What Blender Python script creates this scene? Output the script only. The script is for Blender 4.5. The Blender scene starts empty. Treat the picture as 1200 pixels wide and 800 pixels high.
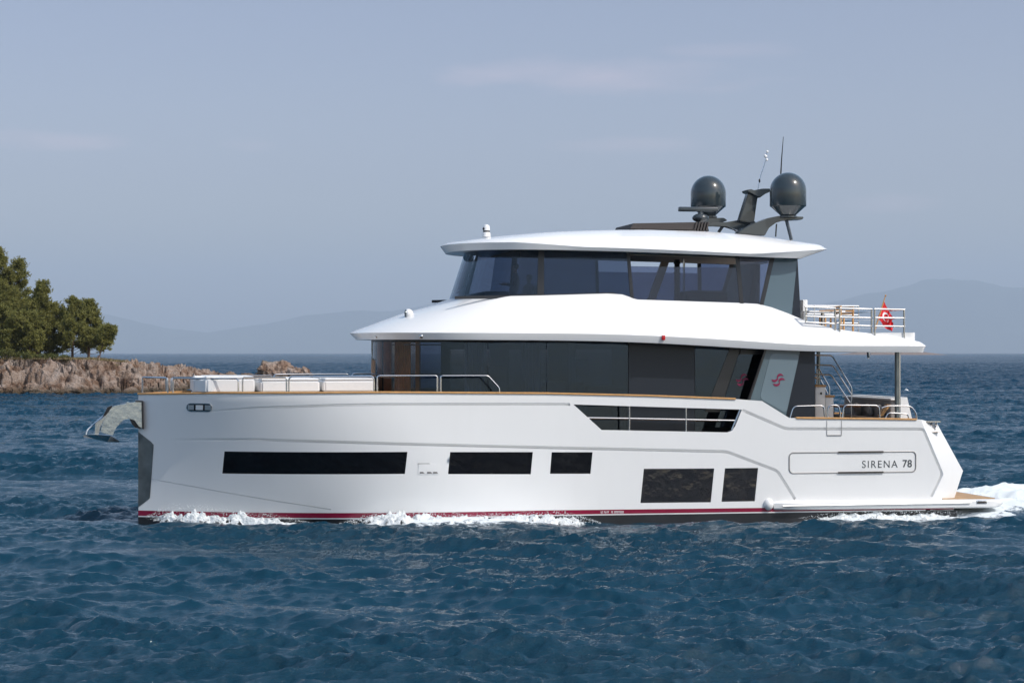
import bpy, bmesh, math, random
import numpy as np
from mathutils import Vector, Matrix, noise

random.seed(7)
SC = bpy.context.scene
COL = SC.collection
R = math.radians

# ------------------------------------------------------------------ camera
CAM_D, CAM_Z, FPX, HORIZON = 60.0, 5.0, 2400.0, 413.0
cam_data = bpy.data.cameras.new('camera')
cam = bpy.data.objects.new('camera', cam_data)
COL.objects.link(cam)
cam.location = (0, -CAM_D, CAM_Z)
cam.rotation_euler = (R(90), 0, 0)
cam_data.lens = 72.0
cam_data.sensor_width = 36.0
cam_data.shift_y = 13.4 / 1200.0
cam_data.clip_start = 0.5
cam_data.clip_end = 90000
SC.camera = cam
SC.view_settings.view_transform = 'Standard'
SC.view_settings.look = 'None'
SC.view_settings.gamma = 1.0
SC.view_settings.use_curve_mapping = False
SC.view_settings.exposure = 0.68

# ------------------------------------------------------------------ sun and sky
SUN_DIR = Vector((0.58, -0.39, 0.73)).normalized()      # towards the sun: from the stern side, high
sun_el = math.asin(SUN_DIR.z)
sun_az = math.atan2(SUN_DIR.x, SUN_DIR.y)
sd = bpy.data.lights.new('sun', 'SUN')
sd.energy = 2.05
sd.angle = R(0.5)
sd.color = (1.0, 0.965, 0.91)
sun = bpy.data.objects.new('sun', sd)
COL.objects.link(sun)
sun.location = (60, -20, 90)
sun.rotation_euler = SUN_DIR.to_track_quat('Z', 'Y').to_euler()

world = bpy.data.worlds.new('World')
SC.world = world
world.use_nodes = True
wn, wl = world.node_tree.nodes, world.node_tree.links
for n in list(wn):
    wn.remove(n)
w_out = wn.new('ShaderNodeOutputWorld')
w_bg = wn.new('ShaderNodeBackground')
w_bg.inputs['Strength'].default_value = 0.15
sky = wn.new('ShaderNodeTexSky')
sky.sky_type = 'NISHITA'
sky.sun_disc = False
sky.sun_elevation = sun_el
sky.sun_rotation = sun_az
sky.altitude = 0
sky.air_density = 1.0
sky.dust_density = 2.2
sky.ozone_density = 2.5
wtc = wn.new('ShaderNodeTexCoord')
wsep = wn.new('ShaderNodeSeparateXYZ')
wl.new(wtc.outputs['Generated'], wsep.inputs['Vector'])
def wmath(op, a, b=None, clamp=False):
    n = wn.new('ShaderNodeMath')
    n.operation = op
    n.use_clamp = clamp
    for i, x in enumerate((a, b)):
        if x is None: continue
        if isinstance(x, (int, float)): n.inputs[i].default_value = x
        else: wl.new(x, n.inputs[i])
    return n.outputs[0]
wmap = wn.new('ShaderNodeMapping')
wmap.inputs['Scale'].default_value = (16.0, 16.0, 75.0)
wno = wn.new('ShaderNodeTexNoise')
wno.inputs['Scale'].default_value = 1.0
wno.inputs['Detail'].default_value = 8.0
wno.inputs['Roughness'].default_value = 0.6
wl.new(wtc.outputs['Generated'], wmap.inputs['Vector'])
wl.new(wmap.outputs['Vector'], wno.inputs['Vector'])
cloud = None
for cx, cz, sx, sz, amt in ((.040, .134, .105, .013, 1.0), (-.225, .101, .045, .006, .9), (.055, .100, .055, .006, .7), (.185, .072, .035, .006, .8), (-.13, .100, .02, .005, .6), (.10, .145, .05, .006, .5)):
    u = wmath('DIVIDE', wmath('SUBTRACT', wmath('DIVIDE', wsep.outputs['X'], wmath('MAXIMUM', wsep.outputs['Y'], .05)), cx), sx)
    v = wmath('DIVIDE', wmath('SUBTRACT', wsep.outputs['Z'], cz), sz)
    q = wmath('ADD', wmath('MULTIPLY', u, u), wmath('MULTIPLY', v, v))
    m_ = wmath('SUBTRACT', wmath('MULTIPLY', wno.outputs['Fac'], 2.6), wmath('ADD', q, .62))
    m_ = wmath('MULTIPLY', wmath('MULTIPLY', m_, .75, True), amt * .40)
    cloud = m_ if cloud is None else wmath('MAXIMUM', cloud, m_)
whue = wn.new('ShaderNodeMix')
whue.data_type = 'RGBA'
whue.blend_type = 'MULTIPLY'
whue.inputs['Factor'].default_value = 1.0
whue.inputs['B'].default_value = (1.04, 0.97, 0.93, 1)
wcl = wn.new('ShaderNodeMix')
wcl.data_type = 'RGBA'
wcl.inputs['B'].default_value = (4.8, 3.7, 3.9, 1)
# dry summer air: greyer and dimmer than the clean-air model in the band above the horizon
whr = wn.new('ShaderNodeValToRGB')
we = whr.color_ramp.elements
we[0].position, we[0].color = 0.04, (.95, .80, .70, 1)
we[1].position, we[1].color = 0.34, (1.02, 1.0, .87, 1)
for p_, c_ in ((.085, (.75, .61, .605, 1)), (.14, (.68, .552, .555, 1)), (.20, (.645, .52, .515, 1))):
    x_ = we.new(p_)
    x_.color = c_
wl.new(wsep.outputs['Z'], whr.inputs['Fac'])
# towards the sun the same dry air reads whiter: keep that side neutral
wdot = wmath('ADD', wmath('MULTIPLY', wsep.outputs['X'], .84), wmath('MULTIPLY', wsep.outputs['Y'], -.54))
wmr = wn.new('ShaderNodeMapRange')
wmr.interpolation_type = 'SMOOTHSTEP'
wmr.inputs['From Min'].default_value = -.25
wmr.inputs['From Max'].default_value = .55
wl.new(wdot, wmr.inputs['Value'])
wtint = wn.new('ShaderNodeMix')
wtint.data_type = 'RGBA'
wtint.inputs['B'].default_value = (.82, .79, .74, 1)
wl.new(wmr.outputs['Result'], wtint.inputs['Factor'])
wl.new(whr.outputs['Color'], wtint.inputs['A'])
wl.new(wtint.outputs['Result'], whue.inputs['B'])
wl.new(sky.outputs['Color'], whue.inputs['A'])
wl.new(whue.outputs['Result'], wcl.inputs['A'])
wl.new(cloud, wcl.inputs['Factor'])
wl.new(wcl.outputs['Result'], w_bg.inputs['Color'])
wl.new(w_bg.outputs['Background'], w_out.inputs['Surface'])

# ------------------------------------------------------------------ helpers: tagging
def tag(o, label=None, cat=None, group=None, kind=None):
    if label: o['label'] = label
    if cat: o['category'] = cat
    if group: o['group'] = group
    if kind: o['kind'] = kind
    return o

def empty(name, loc=(0, 0, 0), rz=0.0, parent=None):
    o = bpy.data.objects.new(name, None)
    o.empty_display_size = 0.2
    COL.objects.link(o)
    o.location = loc
    o.rotation_euler = (0, 0, rz)
    if parent: o.parent = parent
    return o

def link_mesh(name, me, m, parent=None, smooth=True, angle=35):
    o = bpy.data.objects.new(name, me)
    COL.objects.link(o)
    for mm in (m if isinstance(m, (list, tuple)) else [m]):
        me.materials.append(mm)
    if parent is not None: o.parent = parent
    if smooth:
        me.polygons.foreach_set('use_smooth', [True] * len(me.polygons))
        if angle is not None:
            me.set_sharp_from_angle(angle=R(angle))
    return o

def obj(name, bm, m, parent=None, smooth=True, angle=35, recalc=True):
    if recalc:
        bmesh.ops.recalc_face_normals(bm, faces=bm.faces)
    me = bpy.data.meshes.new(name)
    bm.to_mesh(me)
    bm.free()
    return link_mesh(name, me, m, parent, smooth, angle)

def copy_tree(o, parent=None):
    c = o.copy()
    COL.objects.link(c)
    if parent is not None: c.parent = parent
    for ch in list(o.children):
        copy_tree(ch, c)
    return c

# ------------------------------------------------------------------ helpers: materials
def mat(name, col, rough=0.5, metal=0.0, spec=0.5, coat=0.0, var=0.0, vscale=3.0, bump=0.0, bscale=30.0, ior=None):
    m = bpy.data.materials.new(name)
    m.use_nodes = True
    nt = m.node_tree
    b = nt.nodes['Principled BSDF']
    b.inputs['Base Color'].default_value = (*col, 1)
    b.inputs['Roughness'].default_value = rough
    b.inputs['Metallic'].default_value = metal
    b.inputs['Specular IOR Level'].default_value = spec
    b.inputs['Coat Weight'].default_value = coat
    b.inputs['Coat Roughness'].default_value = 0.04
    if ior: b.inputs['IOR'].default_value = ior
    tc = nt.nodes.new('ShaderNodeTexCoord')
    if var > 0:
        n = nt.nodes.new('ShaderNodeTexNoise')
        n.inputs['Scale'].default_value = vscale
        n.inputs['Detail'].default_value = 5
        mr = nt.nodes.new('ShaderNodeMapRange')
        mr.inputs['From Min'].default_value = 0.3
        mr.inputs['From Max'].default_value = 0.7
        mr.inputs['To Min'].default_value = 1 - var
        mr.inputs['To Max'].default_value = 1 + var
        mx = nt.nodes.new('ShaderNodeMix')
        mx.data_type = 'RGBA'
        mx.blend_type = 'MULTIPLY'
        mx.inputs['Factor'].default_value = 1
        mx.inputs['A'].default_value = (*col, 1)
        nt.links.new(tc.outputs['Object'], n.inputs['Vector'])
        nt.links.new(n.outputs['Fac'], mr.inputs['Value'])
        nt.links.new(mr.outputs['Result'], mx.inputs['B'])
        nt.links.new(mx.outputs['Result'], b.inputs['Base Color'])
    if bump > 0:
        n2 = nt.nodes.new('ShaderNodeTexNoise')
        n2.inputs['Scale'].default_value = bscale
        n2.inputs['Detail'].default_value = 4
        bp = nt.nodes.new('ShaderNodeBump')
        bp.inputs['Strength'].default_value = 1.0
        bp.inputs['Distance'].default_value = bump
        nt.links.new(tc.outputs['Object'], n2.inputs['Vector'])
        nt.links.new(n2.outputs['Fac'], bp.inputs['Height'])
        nt.links.new(bp.outputs['Normal'], b.inputs['Normal'])
    return m

def glass_mat(name, tint, rough=0.01, ior=1.5, gloss=(1, 1, 1)):
    m = bpy.data.materials.new(name)
    m.use_nodes = True
    nt = m.node_tree
    for n in list(nt.nodes):
        nt.nodes.remove(n)
    out = nt.nodes.new('ShaderNodeOutputMaterial')
    mix = nt.nodes.new('ShaderNodeMixShader')
    tr = nt.nodes.new('ShaderNodeBsdfTransparent')
    gl = nt.nodes.new('ShaderNodeBsdfGlossy')
    fr = nt.nodes.new('ShaderNodeFresnel')
    fr.inputs['IOR'].default_value = ior
    tr.inputs['Color'].default_value = (*tint, 1)
    gl.inputs['Roughness'].default_value = rough
    gl.inputs['Color'].default_value = (*gloss, 1)
    # a pane is never quite flat: a slow ripple in what it mirrors
    tc = nt.nodes.new('ShaderNodeTexCoord')
    nz = nt.nodes.new('ShaderNodeTexNoise')
    nz.inputs['Scale'].default_value = 0.9
    bp = nt.nodes.new('ShaderNodeBump')
    bp.inputs['Distance'].default_value = 0.010
    nt.links.new(tc.outputs['Object'], nz.inputs['Vector'])
    nt.links.new(nz.outputs['Fac'], bp.inputs['Height'])
    nt.links.new(bp.outputs['Normal'], gl.inputs['Normal'])
    nt.links.new(fr.outputs['Fac'], mix.inputs['Fac'])
    nt.links.new(tr.outputs['BSDF'], mix.inputs[1])
    nt.links.new(gl.outputs['BSDF'], mix.inputs[2])
    nt.links.new(mix.outputs['Shader'], out.inputs['Surface'])
    return m

M = {}
M['gelcoat'] = mat('white_gelcoat', (0.80, 0.80, 0.795), 0.22, coat=0.35, var=0.012, vscale=0.7, bump=0.0012, bscale=1.3)
def weather(m):
    nt = m.node_tree
    b = nt.nodes['Principled BSDF']
    src = b.inputs['Base Color'].links[0].from_socket
    tc = nt.nodes.new('ShaderNodeTexCoord')
    mp = nt.nodes.new('ShaderNodeMapping')
    mp.inputs['Scale'].default_value = (2.2, 2.2, .22)
    n = nt.nodes.new('ShaderNodeTexNoise')
    n.inputs['Scale'].default_value = 2.0
    n.inputs['Detail'].default_value = 6
    r = nt.nodes.new('ShaderNodeMapRange')
    r.inputs['From Min'].default_value = .52
    r.inputs['From Max'].default_value = .80
    r.inputs['To Max'].default_value = .05
    mx = nt.nodes.new('ShaderNodeMix')
    mx.data_type = 'RGBA'
    mx.inputs['B'].default_value = (.56, .53, .48, 1)
    nt.links.new(tc.outputs['Object'], mp.inputs['Vector'])
    nt.links.new(mp.outputs['Vector'], n.inputs['Vector'])
    nt.links.new(n.outputs['Fac'], r.inputs['Value'])
    nt.links.new(r.outputs['Result'], mx.inputs['Factor'])
    nt.links.new(src, mx.inputs['A'])
    nt.links.new(mx.outputs['Result'], b.inputs['Base Color'])
weather(M['gelcoat'])
M['white'] = mat('white_paint', (0.78, 0.78, 0.775), 0.35)
M['red'] = mat('burgundy_paint', (0.22, 0.006, 0.035), 0.25, coat=0.3, var=0.05)
M['antifoul'] = mat('black_antifouling', (0.012, 0.013, 0.016), 0.45, var=0.25, vscale=2)
M['teak'] = mat('teak', (0.50, 0.27, 0.10), 0.5, var=0.15, vscale=6)
M['teak_deck'] = mat('teak_deck', (0.42, 0.26, 0.13), 0.6, var=0.15, vscale=4)
M['steel'] = mat('stainless_steel', (0.62, 0.63, 0.64), 0.16, metal=1.0)
M['steel_worn'] = mat('hammered_steel', (0.62, 0.68, 0.72), 0.16, metal=1.0, bump=0.004, bscale=6)
M['steel_satin'] = mat('satin_steel', (0.66, 0.66, 0.65), 0.42, metal=0.8)
M['plate'] = mat('dull_steel_plate', (0.20, 0.22, 0.22), 0.28, metal=0.85, var=0.3, vscale=2, bump=0.004, bscale=5)
M['black'] = mat('black_trim', (0.012, 0.012, 0.014), 0.3)
M['rubber'] = mat('black_rubber', (0.02, 0.02, 0.02), 0.6)
M['hullglass'] = mat('black_hull_glass', (0.004, 0.0045, 0.006), 0.03, spec=0.35, bump=0.004, bscale=0.8)
M['hullglass_wavy'] = mat('rippled_hull_glass', (0.010, 0.010, 0.012), 0.04, spec=0.9, bump=0.03, bscale=2.2)
M['darkwall'] = mat('charcoal_panel', (0.018, 0.023, 0.032), 0.28, spec=.25)
M['anthracite'] = mat('anthracite_paint', (0.040, 0.050, 0.058), 0.22, coat=0.5)
M['dome'] = mat('anthracite_dome', (0.030, 0.042, 0.048), 0.16, coat=0.6)
M['brownmesh'] = mat('brown_awning', (0.055, 0.047, 0.045), 0.8)
M['cushion'] = mat('white_vinyl', (0.74, 0.74, 0.74), 0.55, bump=0.004, bscale=4)
M['greycushion'] = mat('grey_fabric', (0.30, 0.29, 0.28), 0.8, var=0.1, bump=0.003, bscale=20)
M['browncushion'] = mat('brown_fabric', (0.14, 0.11, 0.09), 0.85, var=0.1)
M['darkfabric'] = mat('dark_fabric', (0.03, 0.03, 0.035), 0.85)
M['beige'] = mat('beige_liner', (0.55, 0.45, 0.36), 0.7)
M['wood'] = mat('walnut', (0.16, 0.07, 0.03), 0.4, var=0.25, vscale=5)
M['curtain'] = mat('pale_curtain', (0.62, 0.62, 0.66), 0.9)
M['brownreflection'] = mat('brown_reflection', (0.70, 0.36, 0.17), 0.9, var=0.25)
M['lining'] = mat('grey_lining', (0.13, 0.13, 0.145), 0.7)
M['floor'] = mat('dark_floor', (0.06, 0.05, 0.045), 0.5)
M['grooveline'] = mat('grey_groove', (0.30, 0.29, 0.28), 0.4)
M['letters'] = mat('grey_letters', (0.10, 0.11, 0.12), 0.3, metal=0.5)
M['darkline'] = mat('bronze_line', (0.06, 0.05, 0.045), 0.35)
M['emblem'] = mat('burgundy_emblem', (0.20, 0.005, 0.05), 0.4)
M['flagred'] = mat('red_flag_cloth', (0.62, 0.012, 0.018), 0.75)
M['flagwhite'] = mat('white_flag_cloth', (0.8, 0.8, 0.8), 0.75)
M['skin'] = mat('skin', (0.42, 0.24, 0.17), 0.55)
M['hair'] = mat('dark_hair', (0.02, 0.014, 0.010), 0.6)
M['shirt_dark'] = mat('navy_shirt', (0.03, 0.04, 0.07), 0.85)
M['shirt_light'] = mat('grey_shirt', (0.16, 0.16, 0.17), 0.85)
M['redlamp'] = mat('red_lamp_lens', (0.5, 0.01, 0.015), 0.2)
M['screen'] = mat('screen_glass', (0.01, 0.01, 0.012), 0.1)
M['glass_main'] = glass_mat('tinted_saloon_glass', (0.27, 0.305, 0.38), gloss=(.62, .78, 1.0))
M['glass_fore'] = glass_mat('dark_lounge_glass', (0.37, 0.41, 0.49), gloss=(.75, .88, 1.0))
M['glass_front'] = glass_mat('bronze_windscreen_glass', (0.46, 0.42, 0.39))
M['glass_sky'] = glass_mat('tinted_lounge_glass', (0.46, 0.50, 0.60))
M['glass_green'] = mat('grey_green_glass', (0.095, 0.140, 0.165), 0.08, spec=0.5)
M['glass_green2'] = mat('pale_grey_green_glass', (0.140, 0.195, 0.228), 0.08, spec=0.5)

# ------------------------------------------------------------------ helpers: shapes
def bx(bm, x0, x1, y0, y1, z0, z1, bevel=0.0, seg=2):
    vs = [bm.verts.new((x, y, z)) for x in (x0, x1) for y in (y0, y1) for z in (z0, z1)]
    idx = [(0, 1, 3, 2), (4, 6, 7, 5), (0, 4, 5, 1), (2, 3, 7, 6), (0, 2, 6, 4), (1, 5, 7, 3)]
    fs = [bm.faces.new([vs[i] for i in f]) for f in idx]
    if bevel > 0:
        es = list({e for f in fs for e in f.edges})
        bmesh.ops.bevel(bm, geom=es, offset=bevel, segments=seg, affect='EDGES', profile=0.5)
    return bm

def rounded(pts, r, n=5, closed=False):
    """polyline with its corners rounded to radius r"""
    pts = [Vector(p) for p in pts]
    out = []
    N = len(pts)
    for i, p in enumerate(pts):
        if not closed and (i == 0 or i == N - 1):
            out.append(p); continue
        a, b = pts[i - 1], pts[(i + 1) % N]
        d1, d2 = (a - p), (b - p)
        rr = min(r, d1.length * 0.45, d2.length * 0.45)
        q1, q2 = p + d1.normalized() * rr, p + d2.normalized() * rr
        for k in range(n + 1):
            t = k / n
            out.append(q1 * (1 - t) ** 2 + p * 2 * t * (1 - t) + q2 * t ** 2)
    return out

def tube(bm, pts, r, sides=8, cap=True, closed=False):
    pts = [Vector(p) for p in pts]
    n = len(pts)
    rad = r if isinstance(r, (list, tuple)) else [r] * n
    rings = []
    ref = None
    for i, p in enumerate(pts):
        if closed:
            t = (pts[(i + 1) % n] - pts[i - 1]).normalized()
        else:
            t = (pts[min(i + 1, n - 1)] - pts[max(i - 1, 0)]).normalized()
        if ref is None:
            ref = Vector((0, 1, 0)) if abs(t.y) < 0.9 else Vector((1, 0, 0))
        u = (ref - t * ref.dot(t)).normalized()
        ref = u
        v = t.cross(u)
        rings.append([bm.verts.new(p + (u * math.cos(a) + v * math.sin(a)) * rad[i])
                      for a in [2 * math.pi * k / sides for k in range(sides)]])
    m = n if closed else n - 1
    for i in range(m):
        A, B = rings[i], rings[(i + 1) % n]
        for k in range(sides):
            bm.faces.new((A[k], A[(k + 1) % sides], B[(k + 1) % sides], B[k]))
    if cap and not closed:
        bm.faces.new(rings[0][::-1])
        bm.faces.new(rings[-1])
    return bm

def lathe(bm, prof, cx, cy, seg=40):
    rings = []
    for r, z in prof:
        if r < 1e-6:
            rings.append([bm.verts.new((cx, cy, z))])
        else:
            rings.append([bm.verts.new((cx + r * math.cos(2 * math.pi * k / seg), cy + r * math.sin(2 * math.pi * k / seg), z)) for k in range(seg)])
    for A, B in zip(rings, rings[1:]):
        for k in range(seg):
            a = [A[k % len(A)], A[(k + 1) % len(A)]] if len(A) > 1 else [A[0]]
            b = [B[(k + 1) % len(B)], B[k % len(B)]] if len(B) > 1 else [B[0]]
            bm.faces.new(a + b)
    return bm

def prism(bm, pts, y0, y1):
    """polygon of (x, z) extruded from y0 to y1"""
    a = [bm.verts.new((p[0], y0, p[1])) for p in pts]
    b = [bm.verts.new((p[0], y1, p[1])) for p in pts]
    bm.faces.new(a)
    bm.faces.new(b[::-1])
    n = len(pts)
    for i in range(n):
        bm.faces.new((a[i], b[i], b[(i + 1) % n], a[(i + 1) % n]))
    return bm

def slab(bm, pts, thick):
    """planar-ish polygon of 3D points given a thickness along its normal (away from the viewer's side)"""
    pts = [Vector(p) for p in pts]
    nrm = Vector((0, 0, 0))
    for i in range(len(pts)):
        nrm += pts[i].cross(pts[(i + 1) % len(pts)])
    nrm.normalize()
    if nrm.y < 0: nrm = -nrm
    a = [bm.verts.new(p) for p in pts]
    b = [bm.verts.new(p + nrm * thick) for p in pts]
    bm.faces.new(a)
    bm.faces.new(b[::-1])
    n = len(pts)
    for i in range(n):
        bm.faces.new((a[i], b[i], b[(i + 1) % n], a[(i + 1) % n]))
    return bm

def interp(x, tab):
    if x <= tab[0][0]: return tab[0][1]
    for (a, va), (b, vb) in zip(tab, tab[1:]):
        if x <= b:
            return va + (vb - va) * (x - a) / (b - a)
    return tab[-1][1]

# ------------------------------------------------------------------ yacht frame: x aft, y to starboard, z up
TH = R(11.0)
CT, ST = math.cos(TH), math.sin(TH)
CY = 3.25
def P(px, py, c):
    """point of the yacht's own frame on the plane y = c"""
    k = (px - 600.0) / FPX
    x = (k * (CAM_D + c * CT) + c * ST) / (CT - k * ST)
    yd = CAM_D + x * ST + c * CT
    return Vector((x, c, CAM_Z - (py - HORIZON) / FPX * yd))

def to_world(v):
    return Vector((v[0] * CT - v[1] * ST, v[0] * ST + v[1] * CT, v[2]))

XS = -10.73
def hb(x, z):
    t = max(0.0, min(1.0, (z + 0.2) / 3.9))
    xt = 1.0 - 4.2 * t ** 0.8
    p = 1.95 + 0.85 * t
    u = max(0.0, min(1.0, (xt - x) / (xt - XS)))
    w = CY - 0.05 * (1 - t)
    return w * (1 - u ** p)

def H(px, py, off=0.0):
    """point on the port side of the hull"""
    c = 0.0
    for _ in range(40):
        q = P(px, py, c)
        c = 0.5 * c + 0.5 * (CY - hb(max(q.x, XS), q.z))
    q = P(px, py, c)
    return Vector((q.x, c - off, q.z))

def on_hull(x, z, off=0.0):
    return Vector((x, CY - hb(x, z) - off, z))

yacht = empty('motor_yacht', (0, 0, 0), TH)
tag(yacht, 'white three-deck motor yacht with burgundy waterline stripe, under way', 'yacht')

# ---- hull
sheer_px = [(160, 461.2), (260, 460.0), (450, 459.3), (640, 460.5), (760, 463.2), (862, 467.0), (893, 469.3), (925, 489.2), (1000, 490.0), (1075, 491.0), (1110, 491.5)]
sheer = []
for a, b in sheer_px:
    q = H(a, b)
    sheer.append((q.x, q.z))
sheer[0] = (XS, sheer[0][1])
def zs(x): return interp(x, sheer)

bm = bmesh.new()
xs = list(np.linspace(XS, -9.5, 18)) + list(np.arange(-9.4, 14.6, 0.12)) + [s[0] for s in sheer[1:]]
xs = sorted(set(round(float(v), 4) for v in xs))
NZ = 34
ZB = -0.9
grid = {}
for side in (1, -1):
    for i, x in enumerate(xs):
        for j in range(NZ + 1):
            z = ZB + (zs(x) - ZB) * j / NZ
            h = hb(x, z)
            if i == 0 and side == -1:
                grid[(side, i, j)] = grid[(1, i, j)]
                continue
            grid[(side, i, j)] = bm.verts.new((x, CY - side * h, z))
    for i in range(len(xs) - 1):
        for j in range(NZ):
            q = [grid[(side, i, j)], grid[(side, i + 1, j)], grid[(side, i + 1, j + 1)], grid[(side, i, j + 1)]]
            bm.faces.new(q if side == 1 else q[::-1])
# stern: cut both sides along the knuckle of the quarter
E = [P(1078, 490.8, 0), P(1083, 500, 0), P(1106.5, 555, 0), P(1091, 586, 0)]
def cut_line(bm, p, q, keep):
    d = Vector((q.x - p.x, 0, q.z - p.z)).normalized()
    n = Vector((d.z, 0, -d.x))
    if (keep - p).dot(n) > 0: n = -n
    bmesh.ops.bisect_plane(bm, geom=bm.verts[:] + bm.edges[:] + bm.faces[:], plane_co=p, plane_no=n, dist=1e-5, clear_outer=True)
inside = P(800, 540, 0)
cut_line(bm, E[1], E[2], inside)
cut_line(bm, E[2], E[3], inside)

def cut_poly(bm, pts):
    """cuts a convex (x, z) polygon out of the port side"""
    x0, x1 = min(p.x for p in pts) - 0.2, max(p.x for p in pts) + 0.2
    z0, z1 = min(p.z for p in pts) - 0.2, max(p.z for p in pts) + 0.2
    cen = sum((Vector((p.x, 0, p.z)) for p in pts), Vector()) / len(pts)
    def cand():
        r = []
        for f in bm.faces:
            c = f.calc_center_median()
            if c.y < CY and x0 < c.x < x1 and z0 < c.z < z1: r.append(f)
        return r
    n = len(pts)
    pl = []
    for i in range(n):
        p, q = pts[i], pts[(i + 1) % n]
        d = Vector((q.x - p.x, 0, q.z - p.z)).normalized()
        nn = Vector((d.z, 0, -d.x))
        if (cen - Vector((p.x, 0, p.z))).dot(nn) > 0: nn = -nn
        pl.append((Vector((p.x, 0, p.z)), nn))
    for co, nn in pl:
        fs = cand()
        g = list({v for f in fs for v in f.verts}) + list({e for f in fs for e in f.edges}) + fs
        bmesh.ops.bisect_plane(bm, geom=g, plane_co=co, plane_no=nn, dist=1e-5)
    dead = []
    for f in cand():
        c = f.calc_center_median()
        c.y = 0
        if all((c - co).dot(nn) < 1e-6 for co, nn in pl): dead.append(f)
    bmesh.ops.delete(bm, geom=dead, context='FACES')

WIN = [
    [(263, 528.2), (477.5, 528.8), (474.5, 554.6), (260.5, 554.2)],
    [(527.5, 529), (624.5, 529), (622, 555), (525, 554.8)],
    [(646.5, 529.2), (694.5, 529.2), (692, 554.4), (644.5, 554.4)],
    [(754.5, 548.6), (837, 548.2), (833, 587.8), (750.5, 588.6)],
    [(849.5, 548), (888.5, 547.6), (884.5, 586.6), (845.5, 587.2)],
]
win_pts = [[H(*p) for p in w] for w in WIN]
opening = [H(*p) for p in [(672, 473.3), (869.5, 479.3), (861.5, 499), (858, 504), (853, 506), (705, 503.2)]]
# bulwark cap and inner face
BT = 0.14
for s in (1, -1):
    rows = []
    for x in xs:
        if x > E[1].x - 0.05: break
        z = zs(x)
        h = hb(x, z)
        hi = max(h - BT, 0.0)
        zi = max(2.55, z - 0.9) if x > -3.6 else z - 0.14
        zi = min(zi, z - 0.1)
        rows.append([bm.verts.new((x, CY - s * hh, zz)) for hh, zz in ((h, z + 0.001), (hi, z + 0.001), (hi, zi))])
    for A, B in zip(rows, rows[1:]):
        for k in range(2):
            bm.faces.new((A[k], A[k + 1], B[k + 1], B[k]))
# grooves that divide the hull panels: an inward sloping face above a narrow ledge
GROOVES = [
    ([(225, 481), (300, 475.8), (400, 472.3), (460, 471.6), (640, 471.4), (668, 471.8)], 3.0, .075, .070),
    ([(871, 478.5), (921, 500), (1083, 500.3), (1106, 555), (1093, 582)], 0.1, .085, .100),
    ([(200, 512.5), (300, 512.7), (400, 515.5), (500, 518.5), (640, 522), (852, 526.8), (912, 549.5), (933, 583)], 4.0, .085, .100),
    ([(177, 560), (217, 567), (272, 577), (320, 585), (388, 595.5)], 0.3, .035, .035),
]
groove_rows = []
for pts_, fade_, down_, deep_ in GROOVES:
    pl_ = rounded([Vector((q.x, 0, q.z)) for q in (H(*p) for p in pts_)], 0.12, 3)
    seg = []
    for a_, b_ in zip(pl_, pl_[1:]):
        n_ = max(1, int((b_ - a_).length / 0.9))
        for k_ in range(n_): seg.append(a_ + (b_ - a_) * k_ / n_)
    seg.append(pl_[-1])
    N_ = len(seg)
    T_, B_ = [], []
    for i_, p_ in enumerate(seg):
        d1 = (seg[i_] - seg[i_ - 1]).normalized() if i_ else (seg[1] - seg[0]).normalized()
        d2 = (seg[i_ + 1] - seg[i_]).normalized() if i_ < N_ - 1 else d1
        n1, n2 = Vector((-d1.z, 0, d1.x)), Vector((-d2.z, 0, d2.x))
        m_ = (n1 + n2).normalized()
        T_.append(p_)
        B_.append(p_ - m_ * down_ / max(.5, m_.dot(n1)))
    for i_ in range(N_ - 1):
        cut_poly(bm, [T_[i_], T_[i_ + 1], B_[i_ + 1], B_[i_]])
    s_ = 0
    prev = None
    rows_ = []
    for i_ in range(N_):
        nn_ = 1 if i_ == N_ - 1 else max(1, int((seg[i_ + 1] - seg[i_]).length / .12))
        for k_ in range(nn_):
            t_ = k_ / nn_
            j_ = min(i_ + 1, N_ - 1)
            tt, bb = T_[i_].lerp(T_[j_], t_), B_[i_].lerp(B_[j_], t_)
            if rows_: s_ += (tt - rows_[-1][0]).length
            f_ = min(1, s_ / fade_) * min(1, 1) 
            rows_.append((tt, bb, f_ * deep_))
    groove_rows.append(rows_)
for w in win_pts: cut_poly(bm, w)
cut_poly(bm, opening)
# quarter facet and transom (both sides)
S = [P(1098, 495.5, .42), P(1128.5, 551, .42), P(1118, 584, .42), P(1116, 606, .42)]
ev = [Vector((e.x, 0, e.z)) for e in (E[1], E[2], E[3])]
def mir(v, s): return v if s == 1 else Vector((v.x, 2 * CY - v.y, v.z))
e_low = Vector((E[3].x - 0.05, 0.0, ZB))
s_low = Vector((S[2].x - 0.05, 0.42, ZB))
for s in (1, -1):
    e1, e2, e3 = [mir(Vector((q.x, CY - hb(q.x, q.z), q.z)), s) for q in (E[1], E[2], E[3])]
    s1, s2, s3 = [mir(v, s) for v in S[:3]]
    el, sl = mir(Vector((e3.x, CY - hb(e3.x, ZB), ZB)), s) if s == 1 else Vector((e3.x, CY + hb(e3.x, ZB), ZB)), mir(s_low, s)
    etop = Vector((E[1].x - 0.10, e1.y, zs(E[1].x - 0.10)))
    for quad in ((e1, e2, s2, s1), (e2, e3, s3, s2), (e3, el, sl, s3)):
        vv = [bm.verts.new(v) for v in quad]
        bm.faces.new(vv if s == 1 else vv[::-1])
    # top of the quarter
    tp = [etop, e1, s1, Vector((etop.x, s1.y, etop.z))]
    vv = [bm.verts.new(v) for v in tp]
    bm.faces.new(vv)
for i in range(2):
    vv = [bm.verts.new(v) for v in (S[i], S[i + 1], mir(S[i + 1], -1), mir(S[i], -1))]
    bm.faces.new(vv)
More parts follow.
